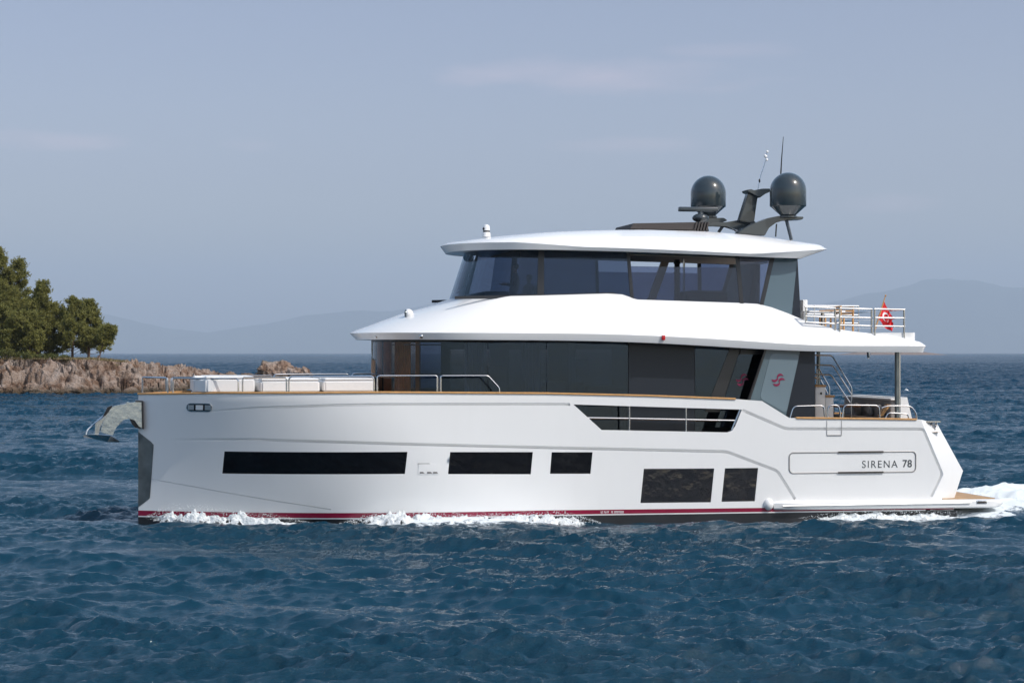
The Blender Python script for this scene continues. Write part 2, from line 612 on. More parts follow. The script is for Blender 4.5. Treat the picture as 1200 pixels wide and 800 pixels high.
vv = [bm.verts.new(v) for v in (S[2], s_low, mir(s_low, -1), mir(S[2], -1))]
bm.faces.new(vv)
# reveals of the cut openings
def reveal(bm, pts, depth, n=14):
    m = len(pts)
    ring = []
    for i in range(m):
        p, q = pts[i], pts[(i + 1) % m]
        for k in range(n):
            t = k / n
            ring.append((p.x + (q.x - p.x) * t, p.z + (q.z - p.z) * t))
    a = [bm.verts.new(on_hull(x, z)) for x, z in ring]
    b = [bm.verts.new(on_hull(x, z, -depth)) for x, z in ring]
    for i in range(len(ring)):
        j = (i + 1) % len(ring)
        bm.faces.new((a[i], a[j], b[j], b[i]))
for w in win_pts: reveal(bm, w, 0.03)
reveal(bm, opening, BT, 10)
bmesh.ops.remove_doubles(bm, verts=bm.verts, dist=0.0004)
hull = obj('hull', bm, M['gelcoat'], yacht, angle=28)

for rows_ in groove_rows:
    bm = bmesh.new()
    prev = None
    for tt, bb, dp in rows_:
        row = [bm.verts.new(on_hull(tt.x, tt.z, 0.0)), bm.verts.new(on_hull(bb.x, bb.z, -dp)), bm.verts.new(on_hull(bb.x, bb.z, 0.0))]
        if prev:
            for k in range(2): bm.faces.new((prev[k], row[k], row[k + 1], prev[k + 1]))
        prev = row
    obj('hull_groove', bm, M['gelcoat'], hull, angle=20)

def quad_patch(bm, c4, off, nx=30, nz=4):
    vs = []
    for j in range(nz + 1):
        row = []
        for i in range(nx + 1):
            u, v = i / nx, j / nz
            a = c4[0] * (1 - u) + c4[1] * u
            b = c4[3] * (1 - u) + c4[2] * u
            q = a * (1 - v) + b * v
            row.append(bm.verts.new(on_hull(q.x, q.z, off)))
        vs.append(row)
    for j in range(nz):
        for i in range(nx):
            bm.faces.new((vs[j][i], vs[j][i + 1], vs[j + 1][i + 1], vs[j + 1][i]))
for w in win_pts:
    bm = bmesh.new()
    quad_patch(bm, w, -0.022)
    obj('hull_window', bm, M['hullglass'] if w[0].x < 3.5 else M['hullglass_wavy'], hull)
# rail of the bulwark opening
bm = bmesh.new()
tube(bm, [on_hull(H(684, 489).x, H(684, 489).z, -0.07), on_hull(H(738, 489.8).x, H(738, 489.8).z, -0.07), on_hull(H(863, 492.3).x, H(863, 492.3).z, -0.07)], 0.028)
for (a, t, b) in ((738, 475, 504), (804.5, 477, 505.5)):
    q, r_ = H(a, t), H(a, b)
    tube(bm, [on_hull(q.x, q.z, -0.07), on_hull(r_.x, r_.z, -0.07)], 0.030)
q, r_ = H(868, 479), H(858, 503)
tube(bm, [on_hull(q.x, q.z, -0.05), on_hull(r_.x, r_.z, -0.05)], 0.028)
obj('bulwark_rail', bm, M['steel'], hull)

# stripes
top_t = [(XS, .305), (-5, .335), (1.0, .375), (7.8, .354), (14.0, .30)]
bot_t = [(XS, .150), (-5, .185), (1.0, .245), (7.8, .235), (14.0, .225)]
def band(name, m, f0, f1, off, x1, rows=3):
    bm = bmesh.new()
    for s in (1, -1):
        prev = None
        for x in xs:
            if x > x1: break
            a, b = f0(x), f1(x)
            col = []
            for j in range(rows + 1):
                z = b + (a - b) * j / rows
                y = CY - s * (hb(x, z) + off)
                col.append(bm.verts.new((x - (off if x == XS else 0), y, z)))
            if prev:
                for j in range(rows):
                    bm.faces.new((prev[j], col[j], col[j + 1], prev[j + 1]))
            prev = col
    return obj(name, bm, m, hull)
band('waterline_stripe', M['red'], lambda x: interp(x, top_t), lambda x: interp(x, bot_t), 0.005, 13.8)
band('antifouling', M['antifoul'], lambda x: interp(x, bot_t) - 0.036, lambda x: ZB, 0.005, 13.95, 8)
# tiny unreadable white marking on the stripe
bm = bmesh.new()
rnd = random.Random(3)
px = 704.0
for n_, gap in ((2, 1.2), (5, 2.2), (2, 1.2), (9, 0)):
    for k in range(n_):
        a = H(px, 598.2); b = H(px, 600.4)
        w = 0.026
        zt, zb_ = a.z, b.z
        bx(bm, a.x, a.x + w * 0.35, a.y - 0.012, a.y - 0.006, zb_, zt)
        if rnd.random() > 0.3: bx(bm, a.x + w * 0.35, a.x + w, a.y - 0.012, a.y - 0.006, zt - 0.014, zt)
        if rnd.random() > 0.5: bx(bm, a.x + w * 0.35, a.x + w, a.y - 0.012, a.y - 0.006, zb_, zb_ + 0.014)
        px += 1.25
    px += gap
obj('stripe_lettering', bm, M['white'], hull, smooth=False)

# cap rails
def cap_rail(x0, x1, name='cap_rail'):
    for s in (1, -1):
        bm = bmesh.new()
        prev = None
        for x in [x for x in xs if x0 <= x <= x1]:
            z = zs(x)
            h = hb(x, z)
            row = [bm.verts.new((x - (0.03 if x == XS else 0), CY - s * hh, zz)) for hh, zz in ((h + .030, z - .018), (h + .035, z + .012), (h + .015, z + .032), (max(h - BT - .02, 0), z + .032), (max(h - BT - .02, 0), z - .018))]
            if prev:
                for k in range(4): bm.faces.new((prev[k], row[k], row[k + 1], prev[k + 1]))
            else: bm.faces.new(row)
            prev = row
        bm.faces.new(prev[::-1])
        obj(name, bm, M['teak'], hull)
cap_rail(XS, H(863, 467).x)
cap_rail(H(929, 489.5).x, H(1075, 491).x)

# stem plate
bm = bmesh.new()
for s in (1, -1):
    pl = [H(160.6, 505.5), H(180.5, 519.5), H(176, 583), H(160.6, 593.5)]
    z0, z1 = pl[3].z, pl[0].z
    n = 24
    prev = None
    for i in range(n + 1):
        z = z0 + (z1 - z0) * i / n
        zz = [(pl[3].z, XS), (pl[2].z, pl[2].x), (pl[1].z, pl[1].x), (pl[0].z, XS + 0.01)]
        xe = interp(z, zz)
        row = []
        for k in range(6):
            x = XS + (xe - XS) * k / 5
            y = CY - s * (hb(x, z) + 0.008)
            row.append(bm.verts.new((x - 0.008, y, z)))
        if prev:
            for k in range(5): bm.faces.new((prev[k], row[k], row[k + 1], prev[k + 1]))
        prev = row
obj('stem_plate', bm, M['plate'], hull)

# fairlead: steel oval with three fittings
f0, f1 = H(223.5, 476.8), H(243.5, 477.0)
def hull_slab(bm, outline, off0, off1):
    a = [bm.verts.new(on_hull(x, z, off1)) for x, z in outline]
    b = [bm.verts.new(on_hull(x, z, off0)) for x, z in outline]
    bm.faces.new(a)
    n = len(a)
    for i in range(n): bm.faces.new((a[i], a[(i + 1) % n], b[(i + 1) % n], b[i]))
def stadium(x0, x1, z, r, n=10):
    o = []
    for k in range(n + 1):
        a = math.pi / 2 + math.pi * k / n
        o.append((x0 + r * math.cos(a), z + r * math.sin(a)))
    for k in range(n + 1):
        a = -math.pi / 2 + math.pi * k / n
        o.append((x1 + r * math.cos(a), z + r * math.sin(a)))
    return o
fz = (f0.z + f1.z) / 2
bm = bmesh.new()
hull_slab(bm, stadium(f0.x, f1.x, fz, 0.125), -0.02, 0.02)
fl = obj('fairlead', bm, M['steel'], hull)
bm = bmesh.new()
hull_slab(bm, stadium(f0.x, f1.x, fz, 0.098), 0.0, 0.024)
obj('fairlead_recess', bm, M['black'], hull)
for k in range(3):
    bm = bmesh.new()
    x = f0.x + (f1.x - f0.x) * k / 2
    w = 0.085 if k != 1 else 0.10
    hull_slab(bm, [(x - w, fz - .07), (x + w, fz - .07), (x + w, fz + .07), (x - w, fz + .07)], 0.0, 0.05)
    obj('bow_light', bm, M['white'] if k == 1 else M['steel_satin'], hull)
# vent square
bm = bmesh.new()
v4 = [H(490.5, 543), H(515, 543), H(514, 555), H(490, 555)]
hull_slab(bm, [(p.x, p.z) for p in v4], -0.02, 0.012)
vent = obj('vent', bm, M['gelcoat'], hull, smooth=False)
for a in (492, 500.5, 507.5):
    bm = bmesh.new()
    p, q = H(a, 552.3), H(a + 5.6, 553.8)
    bx(bm, p.x, q.x, p.y - 0.016, p.y - 0.010, q.z, p.z)
    obj('vent_slot', bm, M['darkline'], vent, smooth=False)
bm = bmesh.new()
pv = [H(489.6, 542.6), H(515.3, 542.6)]
bx(bm, pv[0].x, pv[1].x, pv[0].y - 0.016, pv[0].y - 0.004, pv[0].z - 0.012, pv[0].z + 0.012)
obj('vent_lip', bm, M['grooveline'], hull, smooth=False)

# name panel
def rrect(x0, x1, z0, z1, r, n=6):
    o = []
    for cx, cz, a0 in ((x1 - r, z1 - r, 0), (x0 + r, z1 - r, 90), (x0 + r, z0 + r, 180), (x1 - r, z0 + r, 270)):
        for k in range(n + 1):
            a = R(a0 + 90 * k / n)
            o.append((cx + r * math.cos(a), cz + r * math.sin(a)))
    return o
na, nb_ = H(925, 530.5), H(1073, 552)
bm = bmesh.new()
pts = [on_hull(x, z, 0.002) for x, z in rrect(na.x, nb_.x, nb_.z, na.z + 0.02, 0.13)]
tube(bm, pts, 0.022, 6, closed=True)
obj('name_panel_border', bm, M['grooveline'], hull)
bm = bmesh.new()
xa, xb = H(982, 530).x, H(1035, 530).x
for z in (na.z + 0.02, nb_.z):
    bx(bm, xa, xb, -0.032 + 0.02, 0.02, z - 0.024, z + 0.024)
obj('name_panel_accent', bm, M['darkline'], hull, smooth=False)

def text_mesh(name, s, size, m, parent, loc, spacing=1.0, extr=0.006, xscale=1.0, offset=0.0):
    cu = bpy.data.curves.new(name, 'FONT')
    cu.body = s
    cu.size = size
    cu.extrude = extr
    cu.space_character = spacing
    cu.offset = offset
    o = bpy.data.objects.new(name, cu)
    COL.objects.link(o)
    bpy.context.view_layer.update()
    me = bpy.data.meshes.new_from_object(o.evaluated_get(bpy.context.evaluated_depsgraph_get()))
    bpy.data.objects.remove(o)
    xs_ = [v.co.x for v in me.vertices]
    wdt = max(xs_) - min(xs_)
    x0 = min(xs_)
    zs_ = [v.co.y for v in me.vertices]
    for v in me.vertices:
        x, y, z = v.co
        v.co = ((x - x0) * xscale, -z, y - min(zs_))
    res = link_mesh(name, me, m, parent, smooth=False)
    res.location = loc
    return res, wdt * xscale
t0, t1 = H(1010.3, 548), H(1051.8, 548)
cap_h = H(1030, 538.6).z - H(1030, 547.3).z
o_, w_ = text_mesh('name_lettering', 'SIRENA', cap_h * 1.39, M['letters'], hull, (t0.x, on_hull(t0.x, H(1030, 547.4).z).y - 0.004, H(1030, 547.4).z), 1.25, extr=.003)
sc = (t1.x - t0.x) / w_
for v in o_.data.vertices: v.co.x *= sc
t0, t1 = H(1057.7, 548), H(1068.6, 548)
o_, w_ = text_mesh('name_lettering', '78', cap_h * 1.39, M['letters'], hull, (t0.x, on_hull(t0.x, H(1030, 547.4).z).y - 0.004, H(1060, 547.0).z), 1.05, extr=.003, offset=0.006)
sc = (t1.x - t0.x) / w_
for v in o_.data.vertices: v.co.x *= sc
# boarding gate seam
bm = bmesh.new()
ga, gb = H(969, 492), H(986, 509.3)
for x in (ga.x, gb.x): bx(bm, x - .005, x + .005, -0.003, 0.02, gb.z, ga.z)
bx(bm, ga.x, gb.x, -0.006, 0.02, gb.z - .012, gb.z + .012)
obj('gate_seam', bm, M['grooveline'], hull, smooth=False)

# swim platform and rub rail
za, zb2 = P(1000, 584.2, -.1).z, P(1000, 594.3, -.1).z
bm = bmesh.new()
xA, xB, xC = P(908, 590, -.1).x, P(1118, 588, -.1).x, P(1174, 587, 0.2).x
ztop = lambda x: 0.54 - 0.004 * (x - xA)
prev = None
N = 40
for i in range(N + 1):
    x = xA + (xC - xA) * i / N
    f = min(1.0, (i / N) * 14)
    endf = max(0.0, 1 - max(0.0, (x - (xC - 0.45)) / 0.45) ** 2)
    y = -0.16 * f if x < xB else -0.16
    y = y + (1 - endf) * 0.30
    zt, zb_ = ztop(x), ztop(x) - 0.25 + (1 - endf) * 0.06
    hw = CY - y
    ring = [(y + 0.5, zt), (y + 0.06, zt), (y, zt - 0.05), (y, zb_ + 0.05), (y + 0.06, zb_), (y + 0.5, zb_)]
    row = [bm.verts.new((x, a, b)) for a, b in ring] + [bm.verts.new((x, 2 * CY - a, b)) for a, b in ring[::-1]]
    if prev:
        n = len(row)
        for k in range(n):
            bm.faces.new((prev[k], row[k], row[(k + 1) % n], prev[(k + 1) % n]))
    else: bm.faces.new(row)
    prev = row
bm.faces.new(prev[::-1])
plat = obj('swim_platform', bm, M['gelcoat'], yacht, angle=40)
bm = bmesh.new()
prism(bm, [(xB - 0.25, ztop(xB) + .004), (xC - .25, ztop(xC) + .004), (xC - .25, ztop(xC) + .03), (xB - .25, ztop(xB) + .03)], 0.15, 6.35)
obj('platform_planking', bm, M['teak_deck'], plat, smooth=False)
bm = bmesh.new()
q0, q1 = P(917, 592.2, -.18), P(1137, 588.2, -.18)
tube(bm, [q0, q1], 0.035, 8)
obj('rub_strip', bm, M['steel_satin'], plat)
bm = bmesh.new()
q = P(1150.5, 587.6, -.17)
bx(bm, q.x - .17, q.x + .17, -0.175, -0.13, q.z - .055, q.z + .055, 0.01)
fit = obj('platform_cleat', bm, M['steel'], plat)
bm = bmesh.new()
bx(bm, q.x - .13, q.x + .13, -0.18, -0.13, q.z - .032, q.z + .032, 0.005)
obj('cleat_recess', bm, M['darkline'], plat)
# ball shaped end of the rub rail
bm = bmesh.new()
q = P(900.5, 590.5, -.05)
bmesh.ops.create_uvsphere(bm, u_segments=20, v_segments=14, radius=0.155, matrix=Matrix.Translation((q.x + .03, 0.03, q.z)) @ Matrix.Diagonal((1, 0.9, 1.15, 1)))
obj('rub_rail_end', bm, M['gelcoat'], plat)

# ---- decks
def deck_sheet(name, m, x0, x1, zf, inset, parent, n=60):
    bm = bmesh.new()
    prev = None
    for i in range(n + 1):
        x = x0 + (x1 - x0) * i / n
        z = zf(x)
        h = max(0.01, hb(x, zs(x)) - inset)
        row = [bm.verts.new((x, CY - h, z)), bm.verts.new((x, CY, z + 0.03)), bm.verts.new((x, CY + h, z))]
        if prev:
            for k in range(2): bm.faces.new((prev[k], row[k], row[k + 1], prev[k + 1]))
        prev = row
    return obj(name, bm, m, parent)
deck_sheet('foredeck', M['teak_deck'], XS + 0.06, -3.0, lambda x: zs(x) - 0.11, BT - 0.02, yacht)
deck_sheet('main_deck', M['teak_deck'], -3.4, S[0].x, lambda x: 2.58, BT - 0.02, yacht)

# ---- plan outlines
def outline(xf, xs_, xa, hw, p=2.4, nf=22, ns=26, hwa=None, ra=0.0, na_=6, extra=()):
    """port half, from the centre of the front to the centre of the back: list of (x, halfwidth)"""
    o = []
    for k in range(nf + 1):
        a = math.pi / 2 * k / nf
        o.append((xs_ - (xs_ - xf) * math.cos(a) ** (2 / p), hw * math.sin(a) ** (2 / p)))
    hwa = hw if hwa is None else hwa
    for k in range(1, ns + 1):
        t = k / ns
        o.append((xs_ + (xa - ra - xs_) * t, hw + (hwa - hw) * t))
    if ra > 0:
        for k in range(1, na_ + 1):
            a = math.pi / 2 * k / na_
            o.append((xa - ra + ra * math.sin(a), hwa - ra + ra * math.cos(a)))
    o.append((xa, 0.0))
    return o

def loft(name, rings, m, parent, cap_first=False, cap_last=False, angle=35):
    """rings: lists of (x, halfwidth, z) port halves, all the same length; mirrored to starboard"""
    bm = bmesh.new()
    R_ = []
    for rg in rings:
        port = [bm.verts.new((x, CY - h, z)) for x, h, z in rg]
        star = []
        for (x, h, z), pv in zip(rg, port):
            star.append(pv if h < 1e-6 else bm.verts.new((x, CY + h, z)))
        loop = port + [v for v in star[::-1] if v not in port]
        R_.append(loop)
    for A, B in zip(R_, R_[1:]):
        n = len(A)
        for i in range(n):
            j = (i + 1) % n
            bm.faces.new((A[i], A[j], B[j], B[i]))
    if cap_first: bm.faces.new(R_[0][::-1])
    if cap_last: bm.faces.new(R_[-1])
    return obj(name, bm, m, parent, angle=angle)

# ---- upper deck slab (overhang, sloping coaming)
def side_tab(pts, c):
    r = [P(a, b, c) for a, b in pts]
    return [(q.x, q.z) for q in r]
low_t = [(-4.3, 5.40)] + side_tab([(560, 397.8), (640, 398.2), (720, 399.5), (800, 403.0), (870, 407.5), (950, 411.6), (1086, 412.6)], .06)
upp_t = [(-4.3, 5.60)] + side_tab([(560, 389.6), (640, 390.0), (720, 391.0), (800, 394.4), (870, 398.6), (950, 404.4), (1090, 405.2)], .04)
def smooth_tab(tab, x):
    w = [interp(x + d, tab) for d in (-1.0, -0.5, 0, 0.5, 1.0)]
    return sum(w) / 5
xaft = P(1088, 408, .05).x
oA = outline(-4.20, -0.6, xaft - 0.06, 3.16, 2.1, hwa=3.14, ra=0.25)
oB = outline(-4.38, -0.6, xaft, 3.22, 2.1, hwa=3.20, ra=0.25)
coam_px = [(530, 347.8), (640, 345.6), (722, 343.2), (728, 344.0), (741, 350.4), (868, 354.2), (892, 355.4), (918, 364.5), (942, 374.5), (965, 381.5), (985, 386.0), (1040, 392.6), (1064, 395.8), (1080, 401.5)]
def coam_c(px): return interp(px, [(892, 1.0), (985, 0.45), (1064, 0.22), (1080, 0.12)])
coam = [P(a, b, coam_c(a)) for a, b in coam_px]
coam_z = [(q.x, q.z) for q in coam]
coam_h = [(q.x, CY - q.y) for q in coam]
XG = -1.30
def coaming_ring(scale_h=0.0, dz=0.0, dxf=0.0):
    base = outline(XG - dxf, 0.3, xaft - 0.25, 2.25, 2.3, hwa=2.25, ra=0.25)
    rr = []
    n = len(base)
    for i, (x, h) in enumerate(base):
        f = h / 2.25
        hh = interp(x, coam_h) if x > 0.3 else 2.25
        hh = f * hh if f < 1 else hh
        rr.append((x, max(0, hh + scale_h * (1 if h > 0 else 0)), interp(x, coam_z) + dz))
    return rr
def zring(o, tab, dz=0.0): return [(x, h, smooth_tab(tab, x) + dz) for x, h in o]
rA, rB = zring(oA, low_t), zring(oB, upp_t)
rC = coaming_ring()
def lerp_ring(a, b, t, bulge=0.0): return [(p[0] + (q[0] - p[0]) * t, p[1] + (q[1] - p[1]) * t, p[2] + (q[2] - p[2]) * t + bulge) for p, q in zip(a, b)]
rC_in = [(x + (0.10 if x < 0 else 0), max(0, h - 0.10 if h > 0 else 0), z) for x, h, z in rC]
rD = [(x, h, 5.62) for x, h, z in rC_in]
oI = [(x, max(0, h - 0.5), smooth_tab(low_t, x) + 0.03) for x, h in oA]
upper = loft('upper_deck', [oI, rA, [(x, h + (0.012 if h > 0 else 0), z + 0.025) for x, h, z in rA], rB, lerp_ring(rB, rC, .06, .025), lerp_ring(rB, rC, .5, .05), rC, rC_in, rD], M['gelcoat'], yacht, cap_first=True, cap_last=True, angle=24)
# small fittings on the fascia
for a, b in ((440, 393.2), (493, 393.6)):
    q = P(a, b, 0)
    # on the rounded front: find the half width of the outline there
    best = min(((abs(to_world((x, CY - h, z)).x / (CAM_D + to_world((x, CY - h, z)).y) - (a - 600) / FPX), x, h, z) for x, h, z in rA[4:24]))
    bm = bmesh.new()
    bmesh.ops.create_uvsphere(bm, u_segments=10, v_segments=8, radius=0.07, matrix=Matrix.Translation((best[1], CY - best[2] - 0.03, best[3] + 0.10)))
    obj('fascia_light', bm, M['steel'], upper)
bm = bmesh.new()
q = P(777.5, 395.2, 0.02)
bx(bm, q.x - .05, q.x + .05, -0.02, 0.08, q.z - .07, q.z + .07, 0.015)
obj('navigation_light', bm, M['redlamp'], upper)
bm = bmesh.new()
q = P(1018, 415.5, 2.5)
lathe(bm, [(0, q.z - .12), (.05, q.z - .09), (.06, q.z), (.06, q.z + .13)], q.x, q.y, 12)
obj('deck_lamp', bm, M['steel'], upper)

# ---- main deckhouse
dh_low = outline(-3.72, -1.2, P(955, 450, .55).x, 2.55, 2.5)
dh_top = outline(-3.70, -1.2, P(955, 450, .55).x, 2.42, 2.5)
ZD0, ZD1 = 2.58, 5.46
def dh_pt(i, t):
    a, b = dh_low[i], dh_top[i]
    return Vector((a[0] + (b[0] - a[0]) * t, CY - (a[1] + (b[1] - a[1]) * t), ZD0 + (ZD1 - ZD0) * t))
deckhouse = empty('deckhouse', (0, 0, 0), 0, yacht)
def dh_c(z): return CY - (2.55 + (2.42 - 2.55) * (z - ZD0) / (ZD1 - ZD0))
def DH(px, py):
    c = 0.75
    for _ in range(8):
        q = P(px, py, c)
        c = dh_c(q.z)
    return P(px, py, c)
# curved front glass, port and starboard, in panes
idx_breaks = [0, 9, 15, 22]
for s in (1, -1):
    for a, b in zip(idx_breaks, idx_breaks[1:]):
        bm = bmesh.new()
        prev = None
        for i in range(a, b + 1):
            row = []
            for t in (0.0, 0.5, 0.955):
                v = dh_pt(i, t)
                if s == -1: v.y = 2 * CY - v.y
                row.append(bm.verts.new(v))
            if prev:
                for k in range(2): bm.faces.new((prev[k], row[k], row[k + 1], prev[k + 1]))
            prev = row
        obj('windscreen_pane', bm, M['glass_front'] if b < 20 else M['glass_main'], deckhouse)
# window head: dark band under the overhang
bm = bmesh.new()
for s in (1, -1):
    prev = None
    for i in range(len(dh_low) - 1):
        row = []
        for t in (0.955, 1.03):
            v = dh_pt(i, t)
            v.y -= 0.015
            if s == -1: v.y = 2 * CY - v.y
            row.append(bm.verts.new(v))
        if prev: bm.faces.new((prev[0], row[0], row[1], prev[1]))
        prev = row
obj('window_head', bm, M['black'], deckhouse)
xside0 = dh_low[22][0]
def side_pane(name, quad, m, thick=0.02, parent=deckhouse, dy=0.0):
    bm = bmesh.new()
    pts = []
    for a, b in quad:
        q = DH(a, b)
        pts.append(q + Vector((0, dy, 0)))
    slab(bm, pts, thick)
    return obj(name, bm, m, parent, smooth=False)
def px_of(v):
    w = to_world(v)
    return 600 + FPX * w.x / (CAM_D + w.y)
pxs = px_of(dh_pt(22, 0.5))
ZT, ZBp = 402.5, 512
panes = [(pxs, 571.5), (572.2, 640), (640.7, 736)]
for a, b in panes:
    side_pane('side_window', [(a, ZT - 3), (b, ZT - 2), (b, ZBp), (a, ZBp)], M['glass_main'])
side_pane('side_panel', [(736.7, 401), (814, 406), (814, 512), (736.7, 512)], M['darkwall'])
side_pane('side_window', [(814.5, 402), (857, 405), (822, 505), (814.5, 505)], M['glass_main'])
side_pane('side_panel', [(700, 512), (955, 512), (955, 560), (700, 560)], M['darkwall'])
# raked black pillar, the raked window with its emblem
side_pane('raked_pillar', [(857, 403), (869, 403), (843, 482), (826, 482)], M['black'], 0.05, dy=-0.02)
side_pane('raked_pillar', [(869, 403), (899, 403), (895, 414.8), (867, 414.8)], M['black'], 0.05, dy=-0.02)
side_pane('raked_window', [(866, 414.5), (894.5, 414.5), (868, 500), (838, 500)], M['glass_main'], 0.02)
side_pane('raked_pillar', [(897, 403), (899.5, 403), (873, 500), (868, 500)], M['black'], 0.05, dy=-0.02)
# starboard side wall with its windows, and the saloon inside
xr = P(955, 450, .55).x
holes = [(-0.9, 0.4), (1.0, 2.3), (3.0, 4.4), (5.2, 6.4)]
edge = xside0
for h0, h1 in holes + [(xr, xr)]:
    bm = bmesh.new()
    bx(bm, edge, h0, CY + 2.40, CY + 2.5, ZD0, ZD1)
    obj('starboard_wall', bm, M['lining'], deckhouse, smooth=False)
    edge = h1
for h0, h1 in holes:
    for za_, zb2_ in ((ZD0, ZD0 + .75), (ZD1 - .35, ZD1)):
        bm = bmesh.new()
        bx(bm, h0, h1, CY + 2.40, CY + 2.5, za_, zb2_)
        obj('window_surround', bm, M['lining'], deckhouse, smooth=False)
    bm = bmesh.new()
    bx(bm, h0 + .003, h1 - .003, CY + 2.44, CY + 2.46, ZD0 + .753, ZD1 - .353)
    obj('starboard_window', bm, M['glass_front'], deckhouse, smooth=False)
bm = bmesh.new()
bx(bm, -3.3, xr - .1, CY - 2.36, CY + 2.38, ZD0 + .01, ZD0 + .03)
obj('saloon_floor', bm, M['floor'], deckhouse, smooth=False)
bm = bmesh.new()
bx(bm, -3.0, xr - .1, CY - 2.2, CY + 2.3, ZD1 - .22, ZD1 - .20)
obj('saloon_ceiling', bm, M['lining'], deckhouse, smooth=False)
bm = bmesh.new()
bx(bm, xr - 0.06, xr, CY - 2.3, CY + 2.38, ZD0, ZD1 - 0.02)
obj('aft_wall', bm, M['darkwall'], deckhouse, smooth=False)
bm = bmesh.new()
bx(bm, 5.2, 5.26, CY - 2.3, CY + 0.9, ZD0 + .04, ZD1 - .25)
obj('saloon_partition', bm, M['lining'], deckhouse, smooth=False)
for nm_, b6 in (('saloon_cabinet', (-0.6, 0.5, CY + 0.2, CY + 0.85, ZD0 + .02, ZD0 + 2.0, .02)), ('saloon_cabinet', (3.1, 4.3, CY + 0.2, CY + 0.85, ZD0 + .02, ZD0 + 1.4, .02)), ('saloon_settee', (1.4, 2.6, CY - 1.4, CY - 0.6, ZD0 + .02, ZD0 + 1.55, .06))):
    bm = bmesh.new()
    bx(bm, *b6)
    obj(nm_, bm, M['greycushion'], deckhouse)
bm = bmesh.new()
q = DH(694, 431)
bx(bm, q.x - .28, q.x + .28, CY - 0.8, CY - 0.76, q.z - .27, q.z + .27, .01)
obj('wall_screen', bm, M['screen'], deckhouse)
def curtain(x0, x1, y, z0, z1, m, waves):
    bm = bmesh.new()
    n = waves * 8
    a = []
    for i in range(n + 1):
        t = i / n
        yy = y + 0.05 * math.sin(2 * math.pi * waves * t) + 0.02 * math.sin(17 * t)
        a.append([bm.verts.new((x0 + (x1 - x0) * t, yy, z)) for z in (z0, z1)])
    for A, B in zip(a, a[1:]):
        bm.faces.new((A[0], B[0], B[1], A[1]))
    return obj('curtain', bm, m, deckhouse, angle=None)
for a, b in ((546, 569), (613, 634), (668, 676)):
    curtain(DH(a, 440).x, DH(b, 440).x, 0.98, ZD0 + .05, ZD1 - .15, M['curtain'], 5)
# brown curtains inside the windscreen, added to stand for brown reflections of wood
bm = bmesh.new()
for i0, i1 in ((1, 4), (5, 8), (9, 13), (14, 15)):
    prev = None
    for j in range(41):
        t = i0 + (i1 - i0) * j / 40
        k = int(t)
        f = t - k
        v = dh_pt(k, 0.1) * (1 - f) + dh_pt(k + 1, 0.1) * f
        cdir = Vector((0.9, CY - v.y, 0)).normalized()
        d = 0.16 + 0.045 * math.sin(j * 1.1)
        row = [bm.verts.new(v + cdir * d + Vector((0, 0, zz - v.z))) for zz in (ZD0 + .1, ZD1 - .12)]
        if prev: bm.faces.new((prev[0], row[0], row[1], prev[1]))
        prev = row
obj('reflection_curtain', bm, M['brownreflection'], deckhouse, angle=None)

# wing screen beside the cockpit: grey green glass and charcoal panel
def plane_poly(name, pts, c, m, thick, parent, smooth=False):
    bm = bmesh.new()
    slab(bm, [P(a, b, c) for a, b in pts], thick)
    return obj(name, bm, m, parent, smooth=smooth)
wing = plane_poly('wing_screen', [(898.5, 406.5), (937.5, 411.5), (920.5, 489), (877, 470)], 0.30, M['glass_green'], 0.04, yacht)
pts = rounded([P(a, b, 0.29) for a, b in [(903.5, 413.5), (937, 414.5), (921.5, 484), (890, 466)]], 0.16, 5, closed=True)
bm = bmesh.new()
slab(bm, pts, 0.008)
obj('wing_glass', bm, M['glass_green2'], wing, smooth=False)
plane_poly('wing_edge', [(897, 406.3), (899.3, 406.5), (878.5, 470.5), (875.8, 469.5)], 0.28, M['black'], 0.05, wing)
plane_poly('wing_panel', [(937.2, 410), (955, 410.5), (955, 512), (915, 512), (920.6, 488)], 0.36, M['darkwall'], 0.10, yacht)
# burgundy wave emblem
def emblem(cx, cy, c, parent, s=1.0):
    bm = bmesh.new()
    strokes = [
        [(-7.6, -0.4), (-6.4, .8), (-4.6, 1.6), (-2.4, 1.1), (-.4, -1.0), (-.7, -3.4), (.6, -5.0), (2.6, -6.1), (4.6, -5.7), (6.3, -4.2)],
        [(-5.8, 4.6), (-4.6, 5.6), (-2.8, 6.5), (-.2, 6.3), (2.0, 4.4), (1.2, 1.6), (2.4, -.2), (4.6, -1.0), (6.6, -.6), (8.2, .6)],
        ]
    for st in strokes:
        p3 = [P(cx + a * s * 0.98, cy + b * s, c) for a, b in st]
        fine = rounded(p3, 0.08, 4)
        n = len(fine)
        prev = None
        for i, p in enumerate(fine):
            t = i / (n - 1)
            w = (0.010 + 0.060 * abs(math.sin(2 * math.pi * t)) ** 0.7) * s
            tg = (fine[min(i + 1, n - 1)] - fine[max(i - 1, 0)]).normalized()
            nn = Vector((-tg.z, 0, tg.x)) * w * 0.5
            row = [bm.verts.new(q) for q in (p + nn, p - nn, p - nn + Vector((0, .006, 0)), p + nn + Vector((0, .006, 0)))]
            if prev:
                for k in range(4): bm.faces.new((prev[k], row[k], row[(k + 1) % 4], prev[(k + 1) % 4]))
            else: bm.faces.new(row)
            prev = row
        bm.faces.new(prev[::-1])
    return obj('emblem', bm, M['emblem'], parent, smooth=False)
emblem(911.8, 444.3, 0.278, wing)
q = DH(870, 444)
emblem(869.5, 444.2, q.y - 0.02, deckhouse, 0.98)

